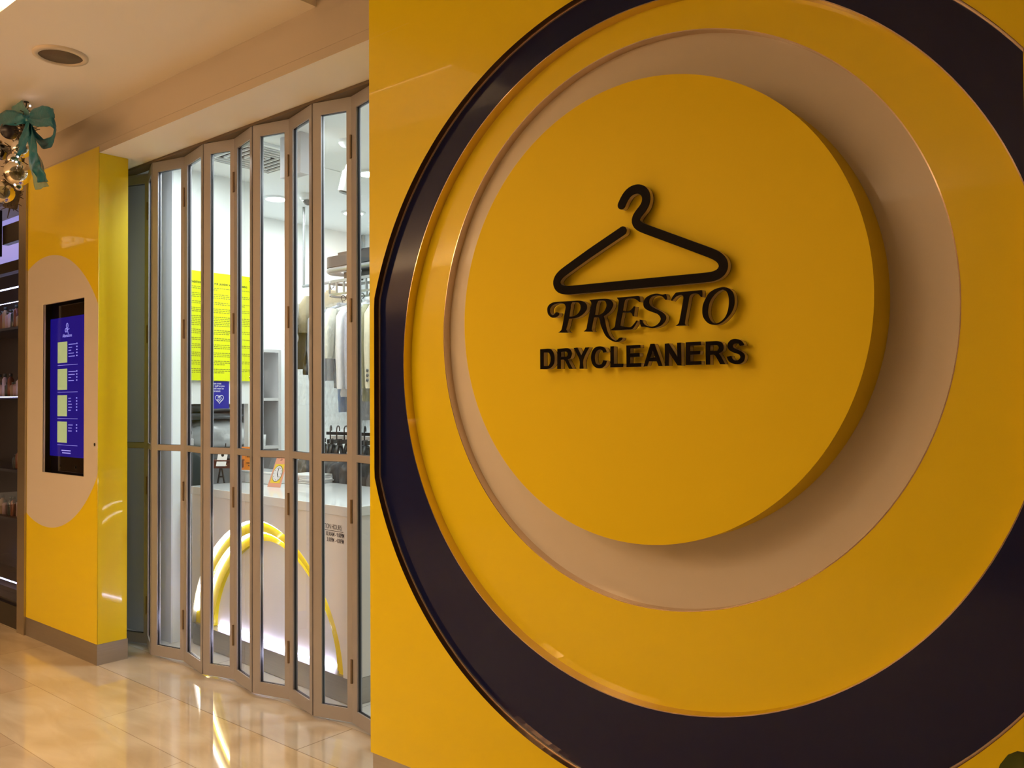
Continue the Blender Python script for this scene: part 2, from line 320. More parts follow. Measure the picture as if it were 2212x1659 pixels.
# ------------------------------------------------------------------ sign letters
GLY = {"P":[[[-1654,1817],[-1619,1816],[-1589,1815],[-1563,1814],[-1548,1810],[-1538,1802],[-1535,1793],[-1537,1783],[-1545,1774],[-1556,1767],[-1569,1762],[-1586,1760],[-1603,1760],[-1605,1758],[-1610,1742],[-1616,1726],[-1611,1719],[-1605,1716],[-1646,1718],[-1637,1723],[-1633,1727],[-1629,1740],[-1624,1760],[-1619,1783],[-1616,1796],[-1617,1802],[-1622,1808],[-1634,1812],[-1648,1812],[-1661,1810],[-1673,1805],[-1680,1796],[-1680,1787],[-1675,1779],[-1667,1775],[-1661,1778],[-1656,1784],[-1648,1783],[-1643,1780],[-1644,1774],[-1652,1769],[-1664,1767],[-1674,1769],[-1685,1778],[-1689,1788],[-1689,1800],[-1683,1809],[-1671,1815]],[[-1597,1804],[-1591,1811],[-1580,1811],[-1567,1808],[-1560,1802],[-1558,1795],[-1559,1786],[-1565,1777],[-1574,1770],[-1588,1766],[-1603,1766],[-1601,1780],[-1598,1793]]],"R":[[[-1525,1813],[-1499,1813],[-1469,1812],[-1451,1809],[-1441,1801],[-1438,1792],[-1442,1782],[-1450,1772],[-1462,1764],[-1473,1759],[-1468,1744],[-1464,1727],[-1458,1708],[-1447,1692],[-1432,1682],[-1425,1682],[-1416,1689],[-1407,1690],[-1405,1688],[-1409,1682],[-1420,1678],[-1432,1678],[-1447,1684],[-1463,1696],[-1474,1713],[-1483,1733],[-1486,1748],[-1490,1757],[-1503,1758],[-1509,1757],[-1513,1742],[-1518,1720],[-1513,1714],[-1547,1716],[-1537,1723],[-1534,1734],[-1528,1758],[-1521,1784],[-1517,1799],[-1519,1807]],[[-1498,1799],[-1493,1807],[-1483,1808],[-1471,1807],[-1464,1802],[-1461,1792],[-1464,1782],[-1471,1772],[-1482,1766],[-1492,1764],[-1505,1765],[-1504,1771],[-1501,1786]]],"E":[[[-1424,1812],[-1391,1811],[-1349,1811],[-1344,1807],[-1342,1792],[-1345,1793],[-1356,1801],[-1367,1805],[-1384,1806],[-1392,1804],[-1396,1801],[-1400,1786],[-1403,1770],[-1390,1768],[-1378,1769],[-1369,1775],[-1363,1781],[-1360,1780],[-1365,1751],[-1368,1752],[-1371,1760],[-1378,1765],[-1390,1765],[-1404,1765],[-1409,1747],[-1413,1726],[-1404,1723],[-1387,1720],[-1375,1720],[-1365,1727],[-1355,1738],[-1351,1737],[-1363,1721],[-1373,1713],[-1392,1713],[-1418,1713],[-1446,1714],[-1447,1715],[-1437,1720],[-1431,1725],[-1428,1743],[-1421,1771],[-1417,1796],[-1417,1803]]],"S":[[[-1256,1809],[-1253,1800],[-1253,1792],[-1257,1792],[-1264,1800],[-1273,1805],[-1284,1807],[-1299,1806],[-1309,1800],[-1312,1792],[-1311,1785],[-1304,1776],[-1291,1769],[-1275,1761],[-1263,1753],[-1256,1744],[-1256,1735],[-1263,1725],[-1274,1717],[-1289,1713],[-1302,1712],[-1316,1715],[-1329,1718],[-1338,1718],[-1342,1726],[-1344,1740],[-1336,1738],[-1333,1730],[-1324,1722],[-1310,1717],[-1297,1717],[-1285,1721],[-1276,1729],[-1272,1737],[-1275,1744],[-1283,1752],[-1300,1759],[-1317,1766],[-1328,1775],[-1331,1785],[-1329,1794],[-1322,1803],[-1310,1809],[-1296,1812],[-1283,1812],[-1267,1808]]],"T":[[[-1220,1810],[-1186,1810],[-1155,1810],[-1140,1810],[-1139,1801],[-1140,1790],[-1143,1791],[-1149,1798],[-1157,1802],[-1169,1802],[-1176,1799],[-1180,1793],[-1184,1774],[-1189,1751],[-1195,1721],[-1193,1714],[-1224,1714],[-1217,1718],[-1213,1723],[-1209,1738],[-1203,1766],[-1198,1791],[-1199,1799],[-1207,1802],[-1220,1799],[-1229,1793],[-1235,1787],[-1239,1788],[-1234,1797],[-1226,1806]]],"O":[[[-1070,1812],[-1056,1806],[-1046,1795],[-1042,1779],[-1043,1759],[-1051,1741],[-1064,1726],[-1080,1714],[-1097,1709],[-1115,1712],[-1128,1721],[-1137,1735],[-1139,1750],[-1137,1767],[-1129,1784],[-1117,1800],[-1099,1809],[-1083,1812]],[[-1074,1805],[-1064,1798],[-1059,1785],[-1058,1768],[-1061,1748],[-1069,1730],[-1082,1718],[-1097,1713],[-1109,1717],[-1117,1727],[-1122,1742],[-1121,1758],[-1117,1773],[-1108,1787],[-1096,1798],[-1084,1804]]],"D":[[[-1720,1668],[-1681,1668],[-1671,1661],[-1665,1650],[-1663,1635],[-1666,1619],[-1676,1608],[-1690,1603],[-1720,1603]],[[-1707,1657],[-1687,1656],[-1680,1649],[-1677,1636],[-1680,1621],[-1688,1613],[-1707,1613]]],"R2":[[[-1650,1666],[-1611,1667],[-1601,1663],[-1595,1653],[-1595,1644],[-1601,1634],[-1611,1631],[-1607,1625],[-1592,1601],[-1604,1601],[-1619,1626],[-1625,1631],[-1638,1631],[-1638,1602],[-1651,1602]],[[-1637,1656],[-1615,1656],[-1609,1651],[-1609,1645],[-1613,1640],[-1637,1640]]],"Y":[[[-1586,1666],[-1572,1667],[-1557,1641],[-1541,1666],[-1528,1666],[-1550,1629],[-1550,1600],[-1564,1600],[-1564,1629]]],"C":[[[-1463,1649],[-1474,1647],[-1479,1655],[-1489,1657],[-1498,1654],[-1505,1645],[-1507,1631],[-1504,1617],[-1496,1611],[-1487,1610],[-1480,1613],[-1474,1624],[-1462,1621],[-1467,1610],[-1476,1602],[-1489,1599],[-1502,1602],[-1513,1611],[-1519,1625],[-1519,1641],[-1513,1656],[-1502,1665],[-1488,1667],[-1476,1665],[-1467,1658]]],"L":[[[-1448,1665],[-1437,1665],[-1437,1612],[-1403,1611],[-1404,1601],[-1449,1601]]],"E2":[[[-1391,1665],[-1343,1665],[-1343,1656],[-1379,1656],[-1379,1641],[-1346,1641],[-1346,1630],[-1379,1630],[-1380,1611],[-1341,1611],[-1341,1600],[-1391,1600]]],"A":[[[-1308,1666],[-1295,1666],[-1269,1600],[-1281,1600],[-1287,1614],[-1314,1615],[-1320,1601],[-1332,1600]],[[-1301,1649],[-1292,1626],[-1310,1625]]],"N":[[[-1260,1664],[-1247,1665],[-1219,1624],[-1220,1665],[-1208,1665],[-1207,1599],[-1219,1600],[-1248,1641],[-1248,1600],[-1260,1600]]],"E3":[[[-1192,1665],[-1145,1665],[-1145,1655],[-1179,1655],[-1179,1639],[-1147,1639],[-1148,1629],[-1179,1629],[-1179,1610],[-1144,1610],[-1144,1600],[-1193,1600]]],"R3":[[[-1130,1664],[-1097,1664],[-1087,1662],[-1079,1657],[-1076,1647],[-1079,1636],[-1091,1629],[-1085,1622],[-1072,1599],[-1086,1599],[-1099,1621],[-1105,1626],[-1117,1626],[-1117,1599],[-1130,1599]],[[-1116,1653],[-1097,1653],[-1091,1649],[-1090,1643],[-1094,1637],[-1117,1637]]],"S2":[[[-1015,1649],[-1027,1647],[-1031,1654],[-1039,1655],[-1046,1653],[-1049,1648],[-1046,1643],[-1036,1638],[-1022,1631],[-1014,1622],[-1014,1612],[-1019,1603],[-1029,1598],[-1042,1598],[-1056,1603],[-1063,1611],[-1066,1619],[-1054,1621],[-1051,1614],[-1045,1609],[-1036,1608],[-1028,1612],[-1026,1618],[-1030,1624],[-1044,1629],[-1057,1636],[-1063,1645],[-1063,1654],[-1056,1663],[-1046,1667],[-1034,1666],[-1023,1661],[-1017,1654]]],"hanger":[[[-1404,2091],[-1395,2109],[-1379,2127],[-1359,2133],[-1336,2130],[-1320,2116],[-1315,2095],[-1324,2073],[-1342,2059],[-1358,2046],[-1358,2028],[-1342,2016],[-1216,1959],[-1100,1906],[-1081,1894],[-1070,1876],[-1073,1858],[-1089,1847],[-1108,1844],[-1346,1847],[-1611,1850],[-1639,1855],[-1654,1871],[-1654,1888],[-1636,1904],[-1521,1959],[-1401,2012]]]}
def tomm(L): return [(x/1000, z/1000) for x, z in L]
sign = empty('shop_sign', (-1.4, 2.2, 1.6), label='raised black sign with clothes hanger emblem and the words PRESTO DRYCLEANERS on the yellow disc', cat='sign')
def ribbon(pts, hw):
    P = [Vector((x, z)) for x, z in pts]
    R_ = []
    for i in range(len(P)-1):
        n = max(1, round((P[i+1]-P[i]).length/.006))
        R_ += [P[i].lerp(P[i+1], k/n) for k in range(n)]
    Q = R_+[P[-1]]
    for _ in range(10): Q = [Q[0]]+[(Q[i-1]+Q[i]*2+Q[i+1])/4 for i in range(1, len(Q)-1)]+[Q[-1]]
    Lf, Rt = [], []
    for i, q in enumerate(Q):
        t = (Q[min(i+1, len(Q)-1)]-Q[max(i-1, 0)]).normalized(); n = Vector((-t.y, t.x))
        Lf.append(q+n*hw); Rt.append(q-n*hw)
    t0 = (Q[1]-Q[0]).normalized(); t1 = (Q[-1]-Q[-2]).normalized()
    def cap(c, t, s0):
        n = Vector((-t.y, t.x)); r = []
        for k in range(1, 8):
            a = PI*k/8; r.append(c+n*hw*math.cos(a)+t*hw*math.sin(a))
        return r
    out = Lf+cap(Q[-1], t1, 1)+Rt[::-1]+cap(Q[0], -t0, -1)
    return [(v.x, v.y) for v in out]
LY0, LY1 = 2.19, 2.213
def rounded(pts):
    # finer outline: soft bends become curves, hard corners stay
    P = [Vector(p) for p in pts]; n = len(P); soft = []
    for i in range(n):
        a, c = (P[i]-P[i-1]), (P[(i+1) % n]-P[i]); soft.append(a.length > 1e-6 and c.length > 1e-6 and a.angle(c) < math.radians(48))
    out = []
    for i in range(n):
        p0, p1, p2, p3 = P[i-1], P[i], P[(i+1) % n], P[(i+2) % n]
        L = (p2-p1).length
        if not soft[i] and not soft[(i+1) % n]: out.append(p1); continue
        t1 = (p2-p0)*.5 if soft[i] else (p2-p1); t2 = (p3-p1)*.5 if soft[(i+1) % n] else (p2-p1)
        if t1.length > 1.3*L: t1 = t1.normalized()*1.3*L
        if t2.length > 1.3*L: t2 = t2.normalized()*1.3*L
        for k in range(4):
            t = k/4; h1 = 2*t**3-3*t*t+1; h2 = t**3-2*t*t+t; h3 = -2*t**3+3*t*t; h4 = t**3-t*t
            out.append(p1*h1+t1*h2+p2*h3+t2*h4)
    return [(v.x, v.y) for v in out]
def letter(name, contours, **k):
    bm = bmesh.new()
    for y0, y1, mi in ((LY0, LY0+.003, 0), (LY0+.003, LY1-.0025, 1), (LY1-.0025, LY1, 0)):
        cu = bpy.data.curves.new('outline', 'CURVE'); cu.dimensions = '2D'; cu.fill_mode = 'BOTH'; cu.extrude = (y1-y0)/2
        for L in contours:
            sp_ = cu.splines.new('POLY'); sp_.points.add(len(L)-1)
            for q, (x, y) in zip(sp_.points, L): q.co = (x, y, 0, 1)
            sp_.use_cyclic_u = True
        me = curve_mesh(cu, name, [BLACKF], FY((y0+y1)/2))
        n0 = len(bm.faces); bm.from_mesh(me); bm.faces.ensure_lookup_table()
        for f in bm.faces[n0:]: f.material_index = mi
        bpy.data.meshes.remove(me)
    me = bpy.data.meshes.new(name); bm.to_mesh(me); bm.free(); me.materials.append(BLACKF); me.materials.append(LETSIDE)
    o = link(name, me, **k); to_parent(o, sign); return o
letter('hanger_emblem', [ribbon(tomm(GLY['hanger'][0]), .0137)])['label'] = 'clothes hanger outline'
for k in ['P', 'R', 'E', 'S', 'T', 'O', 'D', 'R2', 'Y', 'C', 'L', 'E2', 'A', 'N', 'E3', 'R3', 'S2']:
    letter('letter', [rounded(tomm(L)) for L in GLY[k]])
for k, L in GLY.items():
    c = L[0]; i = 3 if k != 'hanger' else 0
    for q in (c[len(c)//4], c[3*len(c)//4]):
        if k == 'hanger': sub(MB().lathe([(.003, 0), (.003, .012)], (q[0]/1000, 2.2122, q[1]/1000), 8, ax='y'), 'standoff_pin', LETSIDE, sign)

# ------------------------------------------------------------------ left pillar with screen
PX0, PX1 = -6.02, -5.005
arc = [(max(min(x, PX1-.001), PX0+.001), z) for x, z in circle(-5.70, 1.58, .852)]
SCR = rect(-5.772, -5.187, 1.069, 2.128)
structure(MB().box(PX0, PX1, 2.33, 2.42, .118, 2.954).box(PX0, PX1, 2.252, 2.33, 2.2, 2.954).box(PX0, PX1, 2.252, 2.33, .118, 1.0)
          .box(PX0, -5.905, 2.252, 2.33, 1.0, 2.2).box(-5.16, PX1, 2.252, 2.33, 1.0, 2.2), 'wall_left', YEL_IN)
slab('wall_left', [rect(PX0, PX1, .118, 2.99), arc], 2.2475, 2.2518, YEL_IN, kind='structure')
structure(MB().box(PX0, PX1, 2.246, 2.425, 0, .118).box(PX1, PX1+.004, 2.246, 2.425, 0, .118), 'baseboard_left', SKIRT)
slab('trim_3', [arc, SCR], 2.248, 2.2519, CREAM, kind='structure')
lining('trim_9', SCR, 2.2485, 2.262, -.003, CREAM, None)['kind'] = 'structure'
structure(MB().box(-6.14, -6.022, 2.235, 2.42, 0, 2.954), 'trim_4', BRONZE)
kh = MB().lathe([(.0, -.002), (.009, -.002), (.009, 0), (0, 0)], (-5.043, 2.2475, 1.263), 16, ax='y').build('keyhole', BLACKM, label='small dark keyhole plug in the cream oval beside the screen', cat='lock')
scr = empty('display_screen', (-5.48, 2.30, 1.07), label='tall recessed digital display with blue alterations menu in the yellow pillar', cat='screen')
sub(MB().box(-5.90, -5.165, 2.302, 2.328, 1.005, 2.195), 'black_bezel', mat('black_screen_glass', (.006, .005, .006), .08, coat=.5), scr)
pan = sub(MB().box(-5.795, -5.32+.13, 2.3005, 2.3019, 1.170, 2.04), 'screen_panel', mat('blue_screen', (.008, .006, .08), .15, emis=(.006, .003, .15), es=1.0), scr)
PIC = mat('screen_picture', (.1, .12, .05), .3, emis=(.33, .38, .17), es=1); PIC = noisy(PIC, 14, .3)
WTX = mat('screen_text', (.1, .1, .2), .3, emis=(.26, .24, .70), es=1)
pic = MB(); ln = MB(); tx = MB()
for k, zt in enumerate([1.887, 1.718, 1.553, 1.388]):
    sub(MB().box(-5.682, -5.395, 2.2997, 2.3004, zt-.147, zt-.1445), 'menu_divider', WTX, scr)
    sub(MB().box(-5.682, -5.545, 2.2995, 2.3004, zt-.131, zt), 'menu_picture', PIC, scr)
    for j in range([5, 4, 5, 3][k]):
        z = zt-.022-.0185*j
        wd = [[.10, .04, .035, .07, .08], [.1, .085, .035, .075], [.035, .035, .04, .05, .03], [.06, .04, .045]][k][j]
        x = -5.525
        tx = MB()
        while x < -5.525+wd: tx.box(x, x+.010, 2.2997, 2.3004, z, z+.0048); x += .013
        sub(tx, 'menu_line', WTX, scr); sub(MB().box(-5.415, -5.400, 2.2997, 2.3004, z, z+.008), 'menu_price', WTX, scr)
sub(MB().box(-5.62, -5.49, 2.2997, 2.3004, 1.205, 1.212), 'menu_line', WTX, scr); sub(MB().box(-5.61, -5.49, 2.2997, 2.3004, 1.19, 1.197), 'menu_line', WTX, scr)
o = text('menu_title', 'Alterations', .030, WTX, on_y(-5.545, 1.915, 2.3001), ext=.0003, align='CENTER'); to_parent(o, scr)
sci = MB()
sci.tube([(-5.545+.012*math.cos(a), 2.2999, 1.985+.016*math.sin(a)) for a in [i*PI/6 for i in range(13)]], .0022, 6)
sci.tube([(-5.562+.012*math.cos(a), 2.2999, 1.958+.012*math.sin(a)) for a in [i*PI/6 for i in range(13)]], .0022, 6)
sci.tube([(-5.548, 2.2999, 1.970), (-5.53, 2.2999, 1.935)], .0022, 6).tube([(-5.55, 2.2999, 1.96), (-5.515, 2.2999, 1.965)], .0022, 6)
sub(sci, 'scissors_icon', WTX, scr)
for x in (-5.64, -5.42): sub(MB().lathe([(.012, -.0012), (.012, 0), (.009, 0), (.009, -.0012)], (x, 2.3018, 1.11), 20, ax='y'), 'screen_button', mat('dark_button', (.05, .04, .03), .3), scr)

# ------------------------------------------------------------------ folding glass door (accordion)
N_ = [(-5.62, 2.62), (-5.40, 2.56), (-5.169, 2.64), (-4.929, 2.54), (-4.661, 2.600), (-4.354, 2.54), (-4.141, 2.600), (-3.876, 2.54), (-3.643, 2.600),
      (-3.372, 2.54), (-3.152, 2.600), (-2.875, 2.54), (-2.66, 2.600)]
door = empty('door_1', (-4, 2.56, 0), kind='structure')
ZB, ZT, ZM = .012, 2.938, 1.238
def leaf(a, b, flip):
    a, b = Vector((*a, 0)), Vector((*b, 0)); u = (b-a).normalized(); n = Vector((u.y, -u.x, 0)); Lg = (b-a).length
    g = .002
    P = lambda s, d, z: a+u*s+n*d+Vector((0, 0, z))
    mb = MB(); sa, sb = .050, .031; dp = .013
    def bar(s0, s1, z0, z1, d=dp, mi=0):
        mb.obox(P((s0+s1)/2, 0, (z0+z1)/2), u*((s1-s0)/2), n*d, Vector((0, 0, (z1-z0)/2)), mi)
    bar(g, sa, ZB, ZT); bar(Lg-sb, Lg-g, ZB, ZT)
    bar(sa, Lg-sb, ZB, ZB+.062); bar(sa, Lg-sb, ZT-.062, ZT); bar(sa, Lg-sb, ZM-.017, ZM+.017)
    fr = mb.build('door_leaf', ALU); to_parent(fr, door)
    for z0, z1 in ((ZB+.062, ZM-.017), (ZM+.017, ZT-.062)):
        gk = MB(); t = .002
        def gb(s0, s1, za, zb): gk.obox(P((s0+s1)/2, 0, (za+zb)/2), u*((s1-s0)/2), n*.0055, Vector((0, 0, (zb-za)/2)))
        gb(sa, sa+t, z0, z1); gb(Lg-sb-t, Lg-sb, z0, z1); gb(sa+t, Lg-sb-t, z0, z0+t); gb(sa+t, Lg-sb-t, z1-t, z1)
        o = gk.build('gasket', GASKET); o.parent = fr
        vs = [P(sa+t, 0, z0+t), P(Lg-sb-t, 0, z0+t), P(Lg-sb-t, 0, z1-t), P(sa+t, 0, z1-t)]
        o = MB().add(vs, [(0, 1, 2, 3)]).build('glass_pane', GLASS); o.parent = fr
    return fr, P, Lg
leaves = []
for i in range(len(N_)-1): leaves.append(leaf(N_[i], N_[i+1], i % 2))
for i in (2, 4, 6, 8, 10, 12):
    if i-1 < len(leaves):
        fr, P, Lg = leaves[i-1]
        for z in (2.70, 1.93, .99, .25):
            hb = MB(); c = Vector((*N_[i], 0))
            hb.tube([c+Vector((0, -.017, z-.055)), c+Vector((0, -.017, z+.055))], .0065, 10)
            o = hb.build('hinge', ALU_HINGE); o.parent = fr
structure(MB().box(-5.7, -2.62, 2.53, 2.60, 2.94, 2.9545), 'trim_5', mat('door_track', (.12, .09, .06), .5))

# ------------------------------------------------------------------ shop interior shell
structure(MB().box(-6.0, -5.1075, 2.75, 2.76, 0, 3.0).box(-6.0, -5.17, 2.76, 2.84, 0, 3.0), 'wall_shopfront', SHADEW)
wl = MB()
wl.box(-5.16, -5.107, 2.7601, 2.86, 0, 3.0).box(-5.16, -5.107, 3.30, 3.365, 0, 3.0).box(-5.16, -5.107, 2.86, 3.30, 1.493, 3.0).box(-5.16, -5.107, 2.86, 3.30, 0, .93)
structure(wl, 'wall_partition', WHITE)
structure(MB().box(-6.05, -5.98, 2.84, 5.1, 0, 3.0), 'wall_left', WHITE)
structure(MB().box(-5.98, 1.8, 5.04, 5.1, 0, 3.0), 'wall_back', WHITE)
structure(MB().box(1.8, 1.85, 2.4, 5.1, 0, 3.0), 'wall_east', WHITE)
structure(MB().box(-.35, 1.8, 2.42, 2.6, 0, 3.0), 'wall_right', WHITE)
structure(MB().box(-5.965, -5.95, 5.02, 5.04, 0, 3.0), 'trim_6', mat('grey_pipe_paint', (.6, .62, .62), .5))
structure(MB().box(-4.11, -3.92, 2.86, 2.92, 2.77, 3.0), 'trim_7', mat('grey_bulkhead', (.62, .62, .66), .6))

# ceiling joints, diffuser, lamps
dif = empty('ceiling_diffuser', (-4.52, 2.98, 2.995), label='square white air diffuser with concentric slats in the shop ceiling', cat='air vent')
fm = MB(); cx, cy = -4.52, 2.98
def sqring(mb, a, b, z0, z1):
    mb.box(cx-a, cx+a, cy-a, cy-b, z0, z1).box(cx-a, cx+a, cy+b, cy+a, z0, z1).box(cx-a, cx-b, cy-b, cy+b, z0, z1).box(cx+b, cx+a, cy-b, cy+b, z0, z1)
sqring(fm, .275, .245, 2.985, 2.9995); sub(fm, 'frame', WHITE, dif)
sub(MB().box(cx-.25, cx+.25, cy-.25, cy+.25, 2.996, 2.9998), 'backing', mat('dark_duct', (.02, .02, .02), .8), dif)
for q in range(5):
    a = .245-.042*q; m2 = MB(); sqring(m2, a-.020, a-.028, 2.984, 2.9955); sub(m2, 'slat', WHITE, dif)
for x, y, w2 in [(-5.35, 3.69, 'large glowing round downlight in the shop ceiling, nearest the left wall'), (-5.3, 4.37, 'glowing round downlight deepest in the shop, above the clothes conveyor'), (-4.30, 3.69, 'glowing round downlight beside the yellow wall edge')]:
    dl = empty('downlight', (x, y, 2.99), label=w2, cat='downlight', group='round downlights in the shop ceiling')
    sub(MB().lathe([(.095, 0), (.095, -.008), (.075, -.012), (.075, 0)], (x, y, 2.9995), 28), 'rim', WHITE, dl)
    sub(MB().lathe([(.0, -.004), (.074, -.004), (.074, -.001), (0, -.001)], (x, y, 2.9995), 28), 'lamp_disc', LAMP, dl)
cam = empty('security_camera', (-5.13, 3.77, 2.995), label='small grey dome security camera on the shop ceiling', cat='security camera')
sub(MB().lathe([(.055, 0), (.058, -.03), (.048, -.045), (0, -.046)], (-5.08, 3.77, 2.9998), 24), 'housing', WHITE, cam)
sub(MB().sphere((-5.08, 3.77, 2.955), .037, 18, 12), 'dome', mat('smoked_dome', (.12, .13, .13), .15), cam)
sp = empty('ceiling_spotlight', (-3.86, 3.15, 3.0), label='white cylindrical spotlight hanging from a round ceiling rose', cat='spotlight')
sub(MB().lathe([(.06, 0), (.06, -.012), (.045, -.03), (.012, -.036), (0, -.036)], (-3.86, 3.15, 2.9998), 28), 'ceiling_rose', WHITE, sp)
sub(MB().tube([(-3.86, 3.15, 2.966), (-3.835, 3.155, 2.88)], .009, 10), 'stem', WHITE, sp)
hd = sub(MB().tube([(-3.830, 3.16, 2.895), (-3.832, 3.158, 2.88), (-3.842, 3.148, 2.82), (-3.848, 3.142, 2.81), (-3.865, 3.125, 2.70)], [.020, .030, .034, .038, .040], 24), 'lamp_head', WHITE, sp)
sub(MB().tube([(-3.8652, 3.1248, 2.699), (-3.8662, 3.124, 2.693)], .032, 20), 'lens', mat('dark_lens', (.05, .06, .05), .3), sp)
sq = empty('ceiling_hatch', (-4.55, 3.45, 3.0), label='flush white access hatch in the shop ceiling near the spotlight', cat='hatch')
sub(MB().box(-4.62, -4.42, 3.36, 3.54, 2.996, 2.9999), 'panel', WHITE, sq)

# corridor ceiling fixtures
spk = empty('ceiling_speaker', (-4.345, 1.765, ZC), label='round ceiling speaker with dark grille and pale rim', cat='speaker')
sub(MB().lathe([(.122, 0), (.122, -.010), (.098, -.014), (.098, 0)], (-4.345, 1.765, ZC-.0002), 48), 'rim', mat('speaker_rim', (.66, .58, .47), .5), spk)
sub(MB().lathe([(0, -.006), (.098, -.006), (.098, -.001), (0, -.001)], (-4.345, 1.765, ZC-.0002), 48), 'grille', noisy(mat('speaker_grille', (.13, .10, .07), .8), 300, .4), spk)
sll = empty('slot_light', (-3.4, 1.15, ZC+.2), label='warm light slot recessed in the corridor ceiling at the top left corner', cat='ceiling light')
sub(MB().box(-4.02, -2.84, 1.36, 1.385, ZC+.02, ZC+.06), 'lamp_strip', WARM_E, sll)

# ------------------------------------------------------------------ counter with arch
A0 = Vector((-5.0, 2.83, 0)); B0 = Vector((-3.335, 2.735, 0)); CU = (B0-A0).normalized(); CN = Vector((CU.y, -CU.x, 0)); CL = (B0-A0).length
ctr = empty('service_counter', A0, label='long white reception counter with glowing yellow arch on its front', cat='counter')
CF = lambda d0: (lambda s, z, d: A0+CU*s+CN*(d-d0)+Vector((0, 0, z)))     # d0 = depth behind the front face
def arch(a, h, c=.80, n=1.8, z0=.13, m=48):
    L = []
    for i in range(m+1):
        t = PI*i/m
        ct, st = math.cos(t), math.sin(t)
        L.append((c+a*math.copysign(abs(ct)**(2/n), ct), z0+h*abs(st)**(2/n)))
    return L
E1 = arch(.795, .708); E2 = arch(.72, .640, .805); E3 = arch(.645, .588, .83)
def cpart(name, cont, d0, d1, m): o = shape(name, cont, d1-d0, m, CF((d0+d1)/2)); to_parent(o, ctr); return o
outer = [(0, .13), (.005, .13)]
fr_pts = [(0, .13), (0, .93), (CL, .93), (CL, .13)] + E1[:1] + E1 + [E1[-1]]
fp = [(0, .13), (0, .932), (CL, .932), (CL, .13)] + [p for p in E1]
cpart('front_panel', [fp], 0, .025, WHITE_LAM)
cpart('arch_band', [E1+E2[::-1]], .0255, .050, YEL_IN)
cpart('arch_band', [E2+E3[::-1]], .0505, .074, YEL_IN)
cpart('back_panel', [E3], .0745, .08, WHITE_LAM)
def strip(E, d, inset, name, i0=0, i1=None):
    mb = MB(); pts = E[i0:i1]
    cxx, czz = .8, .13
    f = CF(0)
    P3 = [A0+CU*(x+(cxx-x)*inset)-CN*d+Vector((0, 0, z+(czz-z)*inset*.6)) for x, z in pts]
    mb.tube(P3, .0055, 8); o = mb.build(name, LED_W); to_parent(o, ctr); return o
strip(E1, .018, .016, 'led_strip', 8, 47); strip(E2, .043, .018, 'led_strip', 8, 47)
mb = MB(); mb.obox(A0+CU*.82-CN*.066+Vector((0, 0, .137)), CU*.60, CN*.006, Vector((0, 0, .004))); o = mb.build('base_light', led('base_led', (.72, .70, 1), 34)); to_parent(o, ctr)
ys = MB()
def yside(E, d0, d1):
    n = len(E); P = [A0+CU*x-CN*d0+Vector((0, 0, z)) for x, z in E]; Q = [A0+CU*x-CN*d1+Vector((0, 0, z)) for x, z in E]
    ys.add(P+Q, [(i, i+1, n+i+1, n+i) for i in range(n-1)])
yside(E1, .0, .026); yside(E2, .025, .051); yside(E3, .050, .0745)
o = ys.build('arch_reveal', YEL_IN); to_parent(o, ctr); o.scale = (1, 1, 1)
# plinth, body, worktop
mb = MB(); mb.obox(A0+CU*(CL/2)-CN*.085+Vector((0, 0, .066)), CU*(CL/2-.001), CN*.079, Vector((0, 0, .0635)))
o = mb.build('plinth', SKIRT); to_parent(o, ctr)
mb = MB(); mb.obox(A0+CU*(CL/2)-CN*.40+Vector((0, 0, .531)), CU*(CL/2-.001), CN*.265, Vector((0, 0, .40)))
mb.obox(A0+CU*(CL-.01)-CN*.09+Vector((0, 0, .531)), CU*.009, CN*.0395, Vector((0, 0, .40)))
o = mb.build('cabinet_body', WHITE_LAM); to_parent(o, ctr)
mb = MB(); mb.obox(A0+CU*(CL/2)-CN*.345+Vector((0, 0, .956)), CU*(CL/2+.004), CN*.352, Vector((0, 0, .0245)))
o = mb.build('worktop', WHITE_GLOSS, bevel=.003); to_parent(o, ctr)
mb = MB(); mb.obox(A0+CU*(CL-.085)-CN*.45+Vector((0, 0, .066)), CU*.08, CN*.27, Vector((0, 0, .0635)))
o = mb.build('plinth_return', SKIRT); to_parent(o, ctr)
INK = mat('grey_vinyl_text', (.05, .04, .05), .6)
def cfn(s0, z0): return lambda x, y, d: A0+CU*(s0+x)+CN*(.0006+d)+Vector((0, 0, z0+y))
o = text('hours_lettering', 'OPERATION HOURS:', .036, INK, cfn(1.352, .858), ext=.0003, sx=.70); to_parent(o, ctr)
o = text('hours_lettering', ': 10.00AM - 9.00PM', .031, INK, cfn(1.434, .822), ext=.0003, sx=.69, bold=.0003); to_parent(o, ctr)
o = text('hours_lettering', ':   3.00PM - 4.00PM', .031, INK, cfn(1.434, .793), ext=.0003, sx=.69, bold=.0003); to_parent(o, ctr)
mb = MB(); mb.obox(A0+CU*1.485+CN*.0008+Vector((0, 0, .850)), CU*.113, CN*.0003, Vector((0, 0, .0014))); o = mb.build('hours_underline', INK); to_parent(o, ctr)

